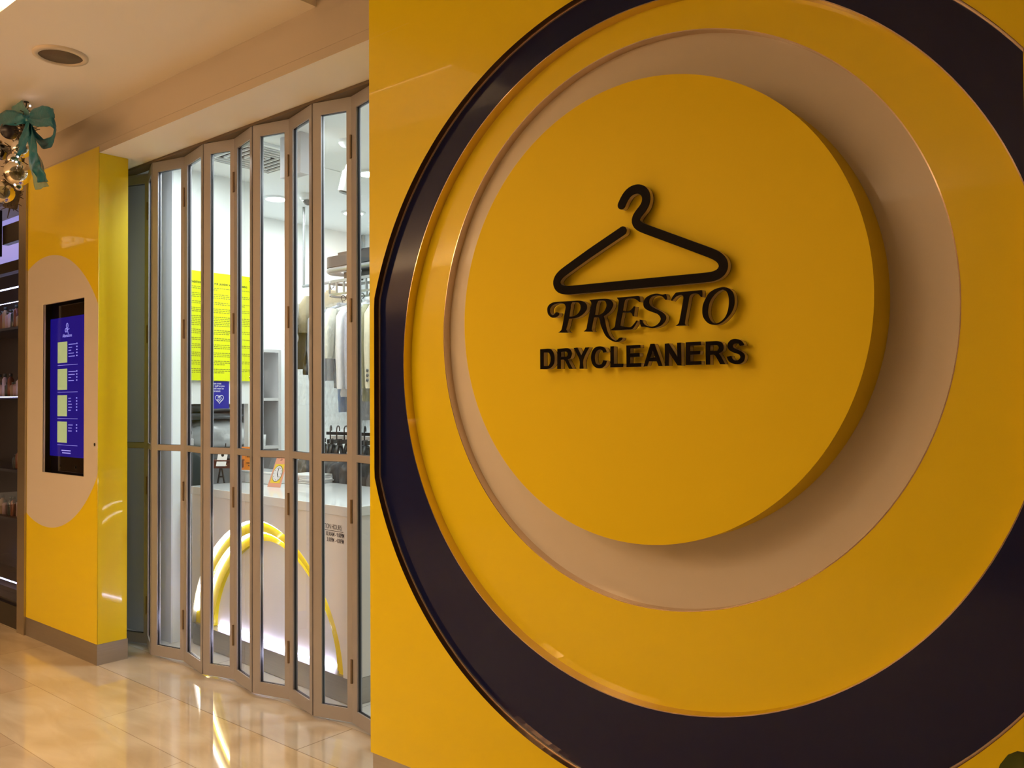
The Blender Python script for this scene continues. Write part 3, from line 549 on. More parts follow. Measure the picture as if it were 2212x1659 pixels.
# ------------------------------------------------------------------ things on the counter
ZW = .9812
sm = empty('toy_sewing_machine', (-4.985, 3.055, ZW), .62, label='miniature black sewing machine on a brown wooden bench with trestle legs, standing on the counter', cat='sewing machine')
WOOD = noisy(mat('dark_red_wood', (.09, .028, .018), .35), 30, .3); BLK = mat('black_iron', (.01, .01, .01), .3)
def rel(mb, name, m, p, **k): o = mb.build(name, m, **k); o.parent = p; return o
ben = rel(MB().box(-.10, .125, -.05, .05, .145, .155).box(-.095, .12, -.045, .045, .10, .145), 'bench_top', WOOD, sm, bevel=.002)
BRS = mat('brass_pin', (.8, .65, .4), .3, metal=.6)
for x, z in ((.0, .119), (.025, .119), (-.084, .138), (-.084, .108)): rel(MB().lathe([(0, 0), (.0045, 0), (.0045, .002), (0, .002)], (x, -.0475, z), 10, ax='y'), 'knob', BRS, sm)
for x in (-.035, .09):
    rel(MB().obox((x-.016, 0, .05), (.005, 0, 0), (0, .006, 0), (.010, 0, .05)).obox((x+.016, 0, .05), (.005, 0, 0), (0, .006, 0), (-.010, 0, .05)).box(x-.016, x+.016, -.006, .006, .038, .048), 'leg', BLK, sm)
rel(MB().box(-.02, .115, -.02, .02, .155, .165).box(.085, .113, -.014, .014, .165, .235).box(-.01, .113, -.012, .012, .215, .24).box(-.012, .008, -.010, .010, .175, .24).tube([(0, 0, .24), (0, 0, .262)], .004, 6).box(.005, .012, -.003, .003, .165, .18), 'machine_body', BLK, sm, bevel=.003)
rel(MB().lathe([(.0, 0), (.026, 0), (.026, .010), (0, .010)], (.115, 0, .205), 20, ax='x'), 'hand_wheel', BLK, sm)
cd = empty('name_card', (-4.985, 3.055, ZW), .62, label='white card with round black emblem leaning on the miniature sewing machine', cat='card')
rel(MB().add([(-.052, -.052, .115), (.022, -.052, .115), (.036, -.040, .205), (-.038, -.040, .205), (-.052, -.0535, .115), (.022, -.0535, .115), (.036, -.0415, .205), (-.038, -.0415, .205)],
   [(3, 2, 1, 0), (4, 5, 6, 7), (0, 1, 5, 4), (1, 2, 6, 5), (2, 3, 7, 6), (3, 0, 4, 7)]), 'card_sheet', mat('white_card', (.85, .85, .85), .5), cd)
rel(MB().lathe([(0, -.001), (.011, -.001), (.011, 0), (0, 0)], (-.004, -.0445, .187), 20, ax='y'), 'emblem', BLK, cd)
sm.scale = cd.scale = (.86, .9, .98)
tray = empty('white_tray_box', (-4.72, 3.18, ZW), label='low white box with lid behind the orange sign on the counter', cat='box')
sub(MB().box(-4.99, -4.66, 3.17, 3.33, ZW, ZW+.065), 'box_body', WHITE_GLOSS, tray, bevel=.004)
sub(MB().box(-4.995, -4.655, 3.165, 3.335, ZW+.0655, ZW+.078), 'lid', WHITE_GLOSS, tray, bevel=.003)
ORG = mat('orange_card', (.85, .24, .03), .5); PNK = mat('salmon_card', (.78, .36, .24), .5); YC = mat('yellow_card', (.85, .62, .05), .5)
def card(name, c, w0, h, t, lean, yaw, m, **k):
    e = empty(name, c, yaw, **k); mb = MB()
    s0, s1 = Vector((-w0/2, 0, 0)), Vector((w0/2, 0, 0)); up = Vector((lean[0], lean[1], h))
    b = Vector((0, .0015, 0))
    tp = .8
    vs = [s0-b, s1-b, s1*tp+up-b, s0*tp+up-b, s0+b, s1+b, s1*tp+up+b, s0*tp+up+b]
    rel(mb.add(vs, [(0, 1, 2, 3), (7, 6, 5, 4), (0, 4, 5, 1), (1, 5, 6, 2), (2, 6, 7, 3), (3, 7, 4, 0)]), 'card_sheet', m, e); return e, s0, s1, up
e1, s0, s1, up = card('counter_notice', (-4.93, 3.20, ZW+.0785), .15, .15, 0, (-.02, .03), .5, ORG, label='orange notice card standing on the white box, beside the miniature sewing machine', cat='notice')
def leanfn(up, x0, z0): return lambda x, y, d: Vector((x0+x, -.0022-d, 0))+up*((z0+y)/up.z)
DK = mat('dark_print', (.12, .04, .03), .6)
for z, w1 in [(.125, .05), (.108, .03), (.085, .07), (.045, .08), (.028, .06)]:
    mb = MB(); x = -w1/2+.02
    while x < w1/2+.02:
        c = Vector((x, -.003, 0))+up*(z/up.z); mb.obox(c, (.004, 0, 0), (0, .0004, 0), Vector(up)*(.0035/up.z)); x += .0105
    rel(mb, 'print_line', DK, e1)
e2, s0, s1, up = card('clock_card', (-4.50, 3.085, ZW+.001), .115, .21, 0, (.035, .05), .12, PNK, label='salmon card with a white clock face on yellow, propped on the counter', cat='notice')
upn = up.normalized(); ua = Vector((1, 0, 0)); cn = ua.cross(upn)
rel(MB().add([ua*(-.042)+up*.12-Vector((0, .0025, 0)), ua*.042+up*.12-Vector((0, .0025, 0)), ua*.040+up*.66-Vector((0, .0025, 0)), ua*(-.040)+up*.66-Vector((0, .0025, 0))], [(0, 1, 2, 3)]), 'yellow_square', YC, e2)
def dial(r, off, m, name, c=None, n=28):
    c = up*.39-Vector((0, off, 0)); vs = [c+ua*r*math.cos(2*PI*k/n)+upn*r*1.25*math.sin(2*PI*k/n) for k in range(n)]
    rel(MB().add(vs, [tuple(range(n))]), name, m, e2)
dial(.041, .0030, BLK, 'dial_rim'); dial(.0385, .0034, mat('dial_white', (.8, .78, .8), .5), 'dial_face')
c = up*.39-Vector((0, .0040, 0))
rel(MB().obox(c+upn*.018, ua*.0022, cn*.0003, upn*.020).obox(c+(ua*.6-upn*.8)*.013, (ua*.8+upn*.6)*.0028, cn*.0003, (ua*.6-upn*.8)*.015), 'clock_hand', BLK, e2)
tk = MB()
for k in range(12):
    a = 2*PI*k/12; q = c+ua*.031*math.sin(a)+upn*.039*math.cos(a); tk.obox(q, ua*.0016, cn*.0002, upn*.003)
rel(tk, 'numeral', DK, e2)
o = text('card_lettering', 'WILL BE BACK\nAT', .0155, DK, lambda x, y, d: ua*x+up*.83+upn*y-Vector((0, .0028+d, 0)), ext=.0002, align='CENTER'); o.parent = e2
pp = empty('paper_stack', (-4.6, 3.42, ZW), label='stack of white papers and flat packets on the counter before the bagged clothes', cat='papers')
for k in range(5):
    a = .1*math.sin(k*2.1)
    sub(MB().obox((-4.58+.01*math.sin(k), 3.42, ZW+.006+.011*k), (.12*math.cos(a), .12*math.sin(a), 0), (-.08*math.sin(a), .08*math.cos(a), 0), (0, 0, .0048)), 'paper_sheet', mat('paper', (.7, .7, .72) if k % 2 else (.85, .85, .85), .4), pp)
tt = empty('tissue_packet', (-4.66, 3.30, ZW), label='small crumpled packet with reddish print behind the clock card', cat='packet')
sub(MB().sphere((-4.63, 3.335, ZW+.028), .03, 12, 8, sq=(1.2, .9, .9)), 'packet_wrap', noisy(mat('print_wrap', (.5, .35, .33), .3), 60, .8), tt)

# ------------------------------------------------------------------ notices on the partition
ys_ = empty('terms_board', (-5.1, 3.1, 2.0), label='large yellow acrylic board of laundry and dry cleaning conditions fixed to the white partition', cat='sign')
NY = mat('neon_yellow_acrylic', (.80, .88, .01), .2, coat=.3)
sub(MB().box(-5.090, -5.084, 2.825, 3.322, 1.645, 2.350), 'board', NY, ys_)
for y, z in ((3.300, 2.325), (3.300, 1.670), (2.848, 2.325), (2.848, 1.670)):
    sub(MB().lathe([(0, .024), (.009, .024), (.009, .005), (.004, .005), (.004, 0), (0, 0)], (-5.107, y, z), 16, ax='x'), 'standoff', STEEL_TRIM, ys_)
o = text('board_heading', 'CONDITIONS OF SERVICE FOR LAUNDRY AND DRYCLEANING', .0185, BLK, on_x(2.855, 2.272, -5.0836), ext=.0002, bold=.0005, sx=.80); to_parent(o, ys_)
OLV = mat('olive_print', (.26, .27, .01), .6)
z = 2.247
for nl in [2, 3, 2, 3, 6, 3, 2, 3, 3, 3, 3]:
    mb = MB()
    for j in range(nl):
        y = 2.858; end = 3.295 if j < nl-1 else 2.9+random.uniform(.1, .38)
        while y < end:
            wl_ = random.uniform(.006, .022); mb.box(-5.0838, -5.0833, y, min(y+wl_, 3.298), z, z+.0052); y += wl_+.004
        z -= .0115
    o = mb.build('paragraph', OLV); to_parent(o, ys_)
    z -= .0185
bs = empty('blue_notice', (-5.1, 3.08, 1.55), label='small dark blue notice with heart of clasped hands hanging below the yellow board', cat='sign')
BLU = mat('blue_card', (.02, .02, .30), .35); WT = mat('white_print', (.8, .8, .85), .5)
sub(MB().box(-5.098, -5.094, 3.005, 3.146, 1.462, 1.64), 'notice_plate', BLU, bs, bevel=.0015)
for k, s_ in enumerate(['Please treat', 'our staff as you', 'would want to', 'be treated.']):
    o = text('notice_lettering', s_, .0165, WT, on_x(3.014, 1.6215-.0165*k, -5.0936), ext=.0002, bold=.0002, sx=.95); to_parent(o, bs)
ht = MB(); HC = (3.075, 1.526)
hp = []
for k in range(37):
    t = 2*PI*k/36; hx = 16*math.sin(t)**3; hz = 13*math.cos(t)-5*math.cos(2*t)-2*math.cos(3*t)-math.cos(4*t)
    hp.append((-5.0932, HC[0]+hx*.0019, HC[1]+hz*.0019))
ht.tube(hp, .0016, 6)
for a, b in [((-.012, .012), (.004, .022)), ((-.012, .012), (-.004, .006)), ((-.004, .006), (.008, .014)), ((.008, .014), (.024, -.006)), ((-.022, -.008), (-.012, 0)), ((-.016, -.014), (-.006, -.006)), ((-.01, -.02), (0, -.012)), ((.002, .004), (.014, -.012)), ((-.006, 0), (.008, -.018))]:
    ht.tube([(-5.0932, HC[0]+a[0], HC[1]+a[1]), (-5.0932, HC[0]+b[0], HC[1]+b[1])], .0014, 6)
sub(ht, 'heart_hands_icon', WT, bs)

# ------------------------------------------------------------------ storage shelf with laundry behind the partition
SX0, SX1 = -5.979, -5.62
sh = empty('storage_shelf', (-5.8, 3.45, 0), label='tall white open shelving unit behind the white partition', cat='shelf')
sub(MB().box(SX0, SX1, 3.895, 3.92, .0, 1.905), 'side_panel', WHITE_LAM, sh); sub(MB().box(SX0, SX1, 2.90, 2.92, 0, 1.905), 'side_panel', WHITE_LAM, sh)
for z in (.45, .83, 1.17, 1.535, 1.905): sub(MB().box(SX0, SX1, 2.921, 3.8945, z-.022, z), 'shelf_board', WHITE_LAM, sh)
sub(MB().box(SX0, SX0+.008, 2.9205, 3.8945, 0, 1.88), 'back_panel', mat('grey_back_panel', (.45, .46, .48), .7), sh)
def blob(c, r, seed, name, m, amp=.12, **k):
    rnd = random.Random(seed); ph = [rnd.uniform(0, 6.28) for _ in range(9)]
    vs = []; n, mm = 40, 24
    for i in range(mm+1):
        t = PI*i/mm
        for q in range(n):
            a = 2*PI*q/n
            d = 1+amp*(math.sin(3*a+ph[0]+2*t)*.5+math.sin(5*t+ph[1]+2*a)*.4+math.sin(7*a+ph[2]-3*t)*.3+abs(math.sin(6*a+4*t+ph[3]))*.35)*math.sin(t)
            x, y, z = math.sin(t)*math.cos(a)*r[0]*d, math.sin(t)*math.sin(a)*r[1]*d, math.cos(t)*r[2]*d
            z = max(z, -r[2]*.8)
            vs.append((c[0]+x, c[1]+y, c[2]+z))
    fs = [(i*n+q, i*n+(q+1) % n, (i+1)*n+(q+1) % n, (i+1)*n+q) for i in range(mm) for q in range(n)]
    return MB().add(vs, fs, 0, True).build(name, m, **k)
LIN = noisy(mat('white_linen_bag', (.75, .76, .76), .35, coat=.4), 10, .12, .9, 14)
FILM = film('clear_film', a=.012); FILM2 = film('clear_film_strong', a=.03)
GRYL = noisy(mat('grey_folded_wool', (.16, .17, .18), .6), 9, .6, .8, 20)
blob((-5.79, 3.48, 1.265), (.17, .27, .115), 3, 'laundry_bag', LIN, .10, label='bulging white laundry bundle in clear plastic on the shelf, seen through the partition opening', cat='laundry')
for k, (z, yy, col) in enumerate([(1.405, 3.42, 0), (1.46, 3.40, 1)]):
    blob((-5.79, yy, z), (.16, .24, .034), 11+k, 'folded_garment', GRYL, .16, label=['lower grey folded garment in clear plastic, lying on the white laundry bundle', 'upper grey folded garment in clear plastic below the blue notice'][k], cat='folded clothes', group='grey folded garments on the laundry bundle')
blob((-5.78, 3.72, 1.572), (.14, .10, .045), 21, 'folded_garment', LIN, .12, label='white folded garment on the upper shelf to the right of the partition', cat='folded clothes')
MB().lathe([(0, 0), (.045, 0), (.05, .085), (.046, .085), (.042, .01), (0, .01)], (-5.70, 3.78, 1.171), 24).build('white_tub', WHITE_GLOSS, label='small white open tub on the shelf beside the white laundry bundle', cat='tub')
blob((-5.62+.2-.0, 2.985, 1.30), (.07, .07, .05), 31, 'dark_hat', mat('dark_felt', (.03, .035, .04), .8), .02, label='dark rounded cap on a white box behind the partition opening', cat='hat')
MB().box(-5.52, -5.33, 2.90, 3.03, .94, 1.262).build('white_carton', WHITE_LAM, bevel=.004, label='white carton carrying the dark cap behind the partition opening', cat='box')
ch = empty('office_chair', (-5.33, 3.02, 0), label='dark office chair back behind the partition opening', cat='chair')
DF = mat('dark_chair_fabric', (.02, .03, .035), .6)
blob((0, 0, .95), (.035, .10, .22), 5, 'backrest', DF, .01).parent = ch
rel(MB().box(-.10, .10, -.12, .12, .46, .53), 'seat', DF, ch, bevel=.02); rel(MB().tube([(0, 0, .05), (0, 0, .46)], .022, 12), 'stem', BLK, ch)
rel(MB().box(-.10, .10, -.02, .02, .02, .05).box(-.02, .02, -.10, .10, .02, .05), 'base', BLK, ch)
for x, y in ((.09, 0), (-.09, 0), (0, .09), (0, -.09)): rel(MB().sphere((x, y, .0205), .02, 10, 8), 'caster', BLK, ch)

# ------------------------------------------------------------------ clothes conveyor and garments
RY = 3.72
cv_ = empty('clothes_conveyor', (-3.8, RY, 2.4), label='black overhead clothes conveyor with ladder-like chain track above the hanging garments', cat='conveyor')
RAILG = mat('conveyor_grey_tube', (.32, .33, .34), .3, metal=.4)
def oval(x0, x1, r, z, n=14):
    L = [(x1, RY-r, z)]
    L += [(x0+.0-r*math.sin(PI*k/n), RY-r*math.cos(PI*k/n), z) for k in range(n+1)]
    return L + [(x1, RY+r, z)]
sub(MB().tube(oval(-4.61, -2.7, .10, 2.385), .019, 10), 'guide_tube', RAILG, cv_)
def band(x0, x1, r, z0, z1, m, name):
    L = oval(x0, x1, r, 0); n = len(L); I = oval(x0, x1, r-.012, 0)
    vs = [(x, y, z0) for x, y, _ in L]+[(x, y, z1) for x, y, _ in L]+[(x, y, z0) for x, y, _ in I]+[(x, y, z1) for x, y, _ in I]
    fs = []
    for i in range(n-1): fs += [(i, i+1, n+i+1, n+i), (2*n+i, 3*n+i, 3*n+i+1, 2*n+i+1), (n+i, n+i+1, 3*n+i+1, 3*n+i), (i, 2*n+i, 2*n+i+1, i+1)]
    sub(MB().add(vs, fs), name, m, cv_)
band(-4.61, -2.7, .115, 2.405, 2.475, mat('conveyor_black', (.03, .032, .035), .4), 'cover_band')
band(-4.61, -2.7, .10, 2.30, 2.318, RAILG, 'track_rail'); band(-4.61, -2.7, .10, 2.215, 2.228, RAILG, 'track_rail')
for k in range(24):
    for s in (-1, 1): x = -4.64+.075*k; sub(MB().box(x-.004, x+.004, RY+s*.10-.006, RY+s*.10+.006, 2.229, 2.2995), 'track_rung', RAILG, cv_)
sub(MB().box(-4.64, -2.7, RY-.03, RY+.03, 2.476, 2.515), 'drive_beam', BLK, cv_)
for x in (-3.9, -2.9): sub(MB().tube([(x, RY, 2.505), (x, RY, 2.999)], .015, 10), 'ceiling_hanger', RAILG, cv_)
for k in range(10): sub(MB().box(-4.55+.18*k, -4.47+.18*k, RY-.05, RY+.05, 2.32, 2.37), 'chain_block', BLK, cv_)

def loft(levels, n=28, wr=.0, seed=0, close=True):
    """levels: (z, half-width in y, half-thickness in x, y shift); wrinkles run downwards"""
    rnd = random.Random(seed); ph = rnd.uniform(0, 6.28), rnd.uniform(0, 6.28)
    vs = []
    for z, hw, ht_, ys0 in levels:
        for k in range(n):
            a = 2*PI*k/n; c, s = math.cos(a), math.sin(a)
            wv = 1+wr*math.sin(5*a+ph[0]+z*3)+wr*.6*math.sin(11*a+ph[1])
            vs.append((ht_*wv*math.copysign(abs(c)**.8, c), ys0+hw*math.copysign(abs(s)**.7, s), z))
    m = len(levels)
    fs = [(i*n+k, i*n+(k+1) % n, (i+1)*n+(k+1) % n, (i+1)*n+k) for i in range(m-1) for k in range(n)]
    mb = MB().add(vs, fs, 0, True)
    if close: mb.add(vs[:n], [tuple(range(n))[::-1]]); mb.add(vs[-n:], [tuple(range(n))])
    return mb
HBLK = mat('hanger_black', (.012, .012, .013), .4); HWIRE = mat('hanger_wire', (.5, .5, .52), .3, metal=.7)
def fabric(name, c, amt=.15): return noisy(mat(name, c, .8), 7, amt, .5, 30)
F = dict(white=fabric('white_cotton', (.72, .72, .74)), cream=fabric('cream_wool', (.68, .65, .50)), ivory=fabric('ivory_silk', (.74, .72, .62)), grey=fabric('grey_wool', (.20, .20, .21)),
         charcoal=fabric('charcoal_wool', (.055, .055, .06)), blue=fabric('pale_blue_denim', (.10, .20, .42)), lav=fabric('lavender_grey', (.40, .40, .47)), olive=fabric('olive_khaki', (.32, .31, .20)),
         black=fabric('black_fleece', (.012, .012, .013)), tan=fabric('tan_cotton', (.52, .44, .30)))
BTN = mat('grey_button', (.12, .12, .12), .4)
def hanger(p, ztop, zsh, m=HBLK):
    mb = MB(); mb.tube([(0, .012*math.sin(a)*1.6, ztop+.018*math.cos(a)-.018+.012) for a in [k*PI/7 for k in range(-3, 8)]][::-1]+[(0, 0, zsh+.02)], .0028, 6)
    mb.tube([(0, -.19, zsh-.055), (0, -.09, zsh-.01), (0, 0, zsh+.012), (0, .09, zsh-.01), (0, .19, zsh-.055)], .006, 6)
    o = mb.build('hanger', m); o.parent = p
def garment(kind, x, col, length, label, y=RY, ztop=2.213, bag=.12, th=.019, sleeve=None, buttons=False, rz=0, seed=0, film_m=None, group='garments hanging from the clothes conveyor', cat='garment', name=None):
    e = empty(name or {'jacket': 'bagged_jacket', 'shirt': 'bagged_shirt', 'trousers': 'bagged_trousers', 'dress': 'bagged_dress'}[kind], (x, y, 0), rz, label=label, cat=cat, group=group)
    zs = ztop-.07
    hanger(e, ztop, zs)
    if kind in ('jacket', 'shirt', 'dress'):
        zb = zs-length
        lv = [(zs+.012, .055, th*.7, 0), (zs-.005, .10, th*.8, 0), (zs-.03, .17, th, 0), (zs-.06, .215, th, 0), (zs-.13, .225, th*1.1, 0), (zs-.28, .20, th*1.15, 0), (zs-length*.6, .195 if kind != 'dress' else .22, th*1.1, 0), (zb+.02, .21 if kind != 'dress' else .26, th*1.1, 0), (zb, .208 if kind != 'dress' else .255, th*.9, 0)]
        o = loft(lv, 28, .10, seed).build('torso', F[col]); o.parent = e
        sl_ = sleeve or .56
        for s in (-1, 1):
            lv = [(zs-.035, .035, .020, s*.205), (zs-.10, .050, .030, s*.235), (zs-.30, .045, .028, s*.245), (zs-sl_+.02, .036, .025, s*.245), (zs-sl_, .034, .022, s*.245)]
            o = loft(lv, 16, .08, seed+s).build('sleeve', F[col]); o.parent = e
        o = MB().box(-.02, .02, -.045, .045, zs+.0, zs+.03).build('collar', F[col], bevel=.008); o.parent = e
        if buttons:
            for k in range(3):
                o = MB().lathe([(0, 0), (.010, 0), (.010, -.006), (0, -.006)], (.012, -.279, zs-sl_+.05+.03*k), 12, ax='y').build('button', BTN); o.parent = e
    else:
        zb = zs-.05-length
        lv = [(zs-.045, .16, .018, 0), (zs-.08, .165, .024, 0), (zs-.3, .15, .026, 0), (zb+.2, .13, .022, 0), (zb, .12, .018, 0)]
        o = loft(lv, 24, .1, seed).build('trouser_legs', F[col]); o.parent = e
    if bag:
        zb2 = zb-bag
        lv = [(ztop-.03, .03, .012, 0), (zs+.01, .13, .024, 0), (zs-.05, .26, .028, 0), (zs-.25, .295, .030, 0), ((zs+zb2)/2, .29, .030, 0), (zb2+.05, .28, .028, 0), (zb2, .285, .025, 0)]
        o = loft(lv, 30, .12, seed+5, close=False).build('plastic_cover', film_m or FILM); o.parent = e
    return e
seq = [('shirt', -4.620, 'lav', .50, 'pale grey shirt in clear plastic at the left end of the conveyor rail'),
       ('trousers', -4.568, 'charcoal', .50, 'charcoal trousers in clear plastic left of the pale blue pair'),
       ('shirt', -4.475, 'ivory', .36, 'short ivory blouse hanging over pale blue trousers'),
       ('trousers', -4.520, 'blue', .66, 'pale blue trousers hanging below the ivory blouse'),
       ('trousers', -4.425, 'charcoal', .64, 'dark grey trousers hanging just right of the pale blue pair'),
       ('dress', -4.330, 'white', .61, 'long white coat in clear plastic in the middle of the rail'),
       ('dress', -4.245, 'lav', .76, 'pale lavender grey coat hanging right of the long white coat'),
       ('shirt', -4.185, 'white', .6, 'white shirt in clear plastic hidden behind the last door post'),
       ('dress', -4.120, 'olive', .64, 'olive khaki garment in clear plastic behind the cream jacket'),
       ('jacket', -4.055, 'cream', .57, 'cream jacket with three grey sleeve buttons at the right end of the rail'),
       ('jacket', -3.985, 'ivory', .62, 'ivory jacket following the cream one with sleeve buttons'),
       ('dress', -3.900, 'grey', .8, 'long grey garment beyond the cream jackets')]
for i, (k, x, c, L, lb) in enumerate(seq):
    garment(k, x, c, L, lb, seed=i*3+1, buttons=(c == 'cream'), bag=max(.06, .74+.03*(i % 3)-L), sleeve=min(.56, L), film_m=FILM if i % 2 else FILM2, rz=0)
# a second, farther group on the return run
g1 = garment('jacket', -5.17, 'black', .40, 'black hooded garment in clear plastic with round paper tag, hanging alone near the shelf', y=4.0, ztop=2.17, seed=50, sleeve=.36, bag=.22, group='garments on the rear rail')
o = MB().lathe([(0, 0), (.05, 0), (.05, .002), (0, .002)], (.02, -.30, 1.96), 28, ax='y').build('paper_tag', mat('grey_tag', (.5, .53, .55), .5)); o.parent = g1
g2 = garment('shirt', -5.10, 'tan', .17, 'tan folded shirt in clear plastic just above the black hooded garment', y=4.0, ztop=2.37, seed=51, sleeve=.15, bag=.05, group='garments on the rear rail')
g3 = garment('shirt', -5.26, 'white', .26, 'white garment in clear plastic leftmost on the rear rail', y=4.0, ztop=2.33, seed=52, sleeve=.24, bag=.52, group='garments on the rear rail')
rr = empty('rear_rail', (-4.9, 4.15, 2.2), label='plain grey rear hanging rail behind the conveyor', cat='rail')
sub(MB().tube([(-5.45, 4.0, 2.39), (-4.9, 4.0, 2.39)], .012, 10), 'bar', RAILG, rr)
for x in (-5.44, -4.91): sub(MB().tube([(x, 4.0, 2.39), (x, 4.0, 2.999)], .010, 8), 'drop_rod', RAILG, rr)

# low rail with clip hangers and dark bagged suits
lr = empty('low_rail', (-4.3, 3.72, 1.3), label='low black rail with white size strip below the hanging garments', cat='rail')
sub(MB().box(-4.60, -3.0, 3.560, 3.572, 1.285, 1.305), 'rail_bar', HBLK, lr); sub(MB().box(-4.55, -3.0, 3.553, 3.5595, 1.258, 1.280), 'size_strip', mat('size_strip', (.6, .6, .6), .5), lr)
for x in (-4.10, -3.05): sub(MB().tube([(x, 3.585, .0), (x, 3.585, 1.30)], .011, 10), 'post', HBLK, lr)
hgp = None
for i in range(7):
    x = -4.60+.085*i
    if hgp is None:
        h_ = empty('clip_hanger', (x, 3.54, 0), .5, label='x', cat='hanger'); hgp = h_
        mb = MB(); mb.tube([(0, -.03+.022*math.cos(a), 1.325+.022*math.sin(a)) for a in [k*PI/6 for k in range(-1, 7)]]+[(0, -.05, 1.26)], .0042, 8); rel(mb, 'hook', HBLK, h_)
        rel(MB().box(-.008, .008, -.12, .02, 1.235, 1.262), 'clip_bar', HBLK, h_, bevel=.003)
        for y in (-.11, -.01): rel(MB().tube([(0, y-.030, 1.135), (0, y-.038, 1.18), (0, y-.014, 1.225), (0, y+.018, 1.222), (0, y+.034, 1.18), (0, y+.030, 1.13)], .013, 8), 'clip', HBLK, h_)
    else: h_ = copy_tree(hgp); h_.location = (x, 3.54, 0); h_.rotation_euler[2] = .5+.2*math.sin(i*1.7)
    h_['group'] = 'black clip hangers on the low rail'
    h_['label'] = ['leftmost black clip hanger on the low rail, hooked at its end', 'second black clip hanger from the left on the low rail', 'third black clip hanger, below the pale blue trousers', 'fourth black clip hanger, below the long white coat', 'fifth black clip hanger on the low rail, beside the door post', 'sixth black clip hanger, behind the door post', 'rightmost black clip hanger on the low rail'][i]
SUIT = noisy(mat('dark_suit_cloth', (.05, .05, .055), .7), 9, .5, .5, 20)
for i in range(9):
    x = -4.98+.135*i; zt = 1.12+.02*math.sin(i*2)
    e = empty('bagged_suit', (x, 3.72, 0), 0, group='dark bagged suits behind the counter', cat='garment',
              label=['dark suit in clear plastic at the far left behind the counter, beside the shelf', 'dark suit in clear plastic second from the left behind the paper stack', 'dark suit in clear plastic directly behind the paper stack', 'dark suit in plastic below the leftmost clip hangers', 'dark suit in plastic in the middle behind the counter', 'dark suit in glinting plastic below the long white coat', 'dark suit in plastic third from the right behind the counter', 'dark suit in plastic second from the right behind the counter', 'dark suit in glinting plastic next to the yellow wall edge'][i])
    lv = [(zt, .05, .03, 0), (zt-.03, .13, .045, 0), (zt-.1, .17, .055, 0), (.75, .17, .055, 0), (.42, .17, .05, 0)]
    o = loft(lv, 26, .12, i+70).build('suit', SUIT); o.parent = e
    lv = [(zt+.03, .03, .02, 0), (zt-.02, .15, .055, 0), (zt-.1, .19, .066, 0), (.75, .19, .066, 0), (.38, .19, .06, 0)]
    o = loft(lv, 30, .16, i+90, close=False).build('plastic_cover', FILM2); o.parent = e
    o = MB().tube([(0, 0, zt-.02), (0, 0, 1.22), (0, .01, 1.245), (0, .03, 1.25)], .003, 6).build('hook', HWIRE); o.parent = e

# ------------------------------------------------------------------ neighbouring shop at the far left
VIOL = mat('violet_lit_wall', (.5, .48, .72), .6, emis=(.30, .27, .60), es=.9)  # wall made to glow, standing in for the shop's violet light
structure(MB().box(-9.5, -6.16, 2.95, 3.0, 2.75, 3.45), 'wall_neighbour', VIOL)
structure(MB().box(-9.5, -6.16, 2.95, 3.0, 0, 2.75).box(-6.16, -6.142, 2.42, 3.0, 0, 3.45), 'wall_neighbour', mat('dark_shop_wall', (.03, .025, .03), .4))
structure(MB().box(-9.5, -6.16, 2.41, 2.95, 3.45, 3.5), 'ceiling', BLACKM)
win = empty('window_1', (-7, 2.28, 0), kind='structure')
sub(MB().box(-6.20, -6.1405, 2.26, 2.32, 0, 2.954).box(-9.5, -6.20, 2.262, 2.32, 0, .15).box(-9.5, -6.20, 2.262, 2.32, 2.40, 2.47), 'window_frame', BLACKM, win)
sub(MB().add([(-9.5, 2.28, .15), (-6.20, 2.28, .15), (-6.20, 2.28, 2.40), (-9.5, 2.28, 2.40)], [(0, 1, 2, 3)]), 'glass_pane', glass('dark_glass', (.8, .8, .85)), win)
sg = empty('neighbour_sign', (-7, 2.26, 2.6), label='black shop sign bar with pale letters at the far left edge', cat='sign')
sub(MB().box(-9.5, -6.50, 2.235, 2.26, 2.52, 2.84).box(-6.50, -6.145, 2.262, 2.30, 2.60, 2.73), 'sign_board', BLACKM, sg)
o = text('sign_lettering', 'Z', .14, mat('pale_letter', (.5, .5, .5), .5), on_y(-6.72, 2.71, 2.234), ext=.001); to_parent(o, sg)
o = text('sign_lettering', 's', .15, mat('pale_letter2', (.5, .5, .5), .5), on_y(-6.70, 2.60, 2.234), ext=.001); to_parent(o, sg)
cab = empty('display_shelves', (-7.6, 2.7, 0), label='dark lit display cabinet with glass shelves in the neighbouring shop window', cat='shelf')
DSH = mat('dark_shelf', (.03, .028, .035), .3)
shelf_z = [2.09, 1.56, 1.0, .63]
for z in shelf_z: sub(MB().box(-8.6, -6.9, 2.56, 2.90, z-.02, z), 'shelf_board', DSH, cab)
sub(MB().box(-8.6, -6.88, 2.90, 2.94, 0, 2.40), 'back_panel', DSH, cab)
sub(MB().box(-8.6, -6.9, 2.56, 2.90, .0, .10), 'cabinet_base', DSH, cab)
sub(MB().box(-8.6, -6.9, 2.57, 2.58, 2.39, 2.398).box(-8.6, -6.9, 2.57, 2.576, 2.28, 2.284).box(-8.6, -6.9, 2.553, 2.559, 1.552, 1.557).box(-8.6, -6.95, 2.57, 2.58, .14, .146), 'led_strip', led('violet_led', (.6, .62, 1), 9), cab)
botc = [mat('bottle_white', (.7, .65, .8), .25), mat('bottle_amber', (.25, .08, .04), .2), mat('bottle_pink', (.55, .4, .4), .3), mat('bottle_dark', (.05, .08, .07), .2), mat('bottle_gold', (.45, .35, .2), .3)]
rowname = ['top', 'second', 'third', 'bottom']
pos = ['leftmost', 'second', 'third', 'fourth', 'fifth', 'sixth', 'seventh', 'eighth', 'ninth', 'rightmost']
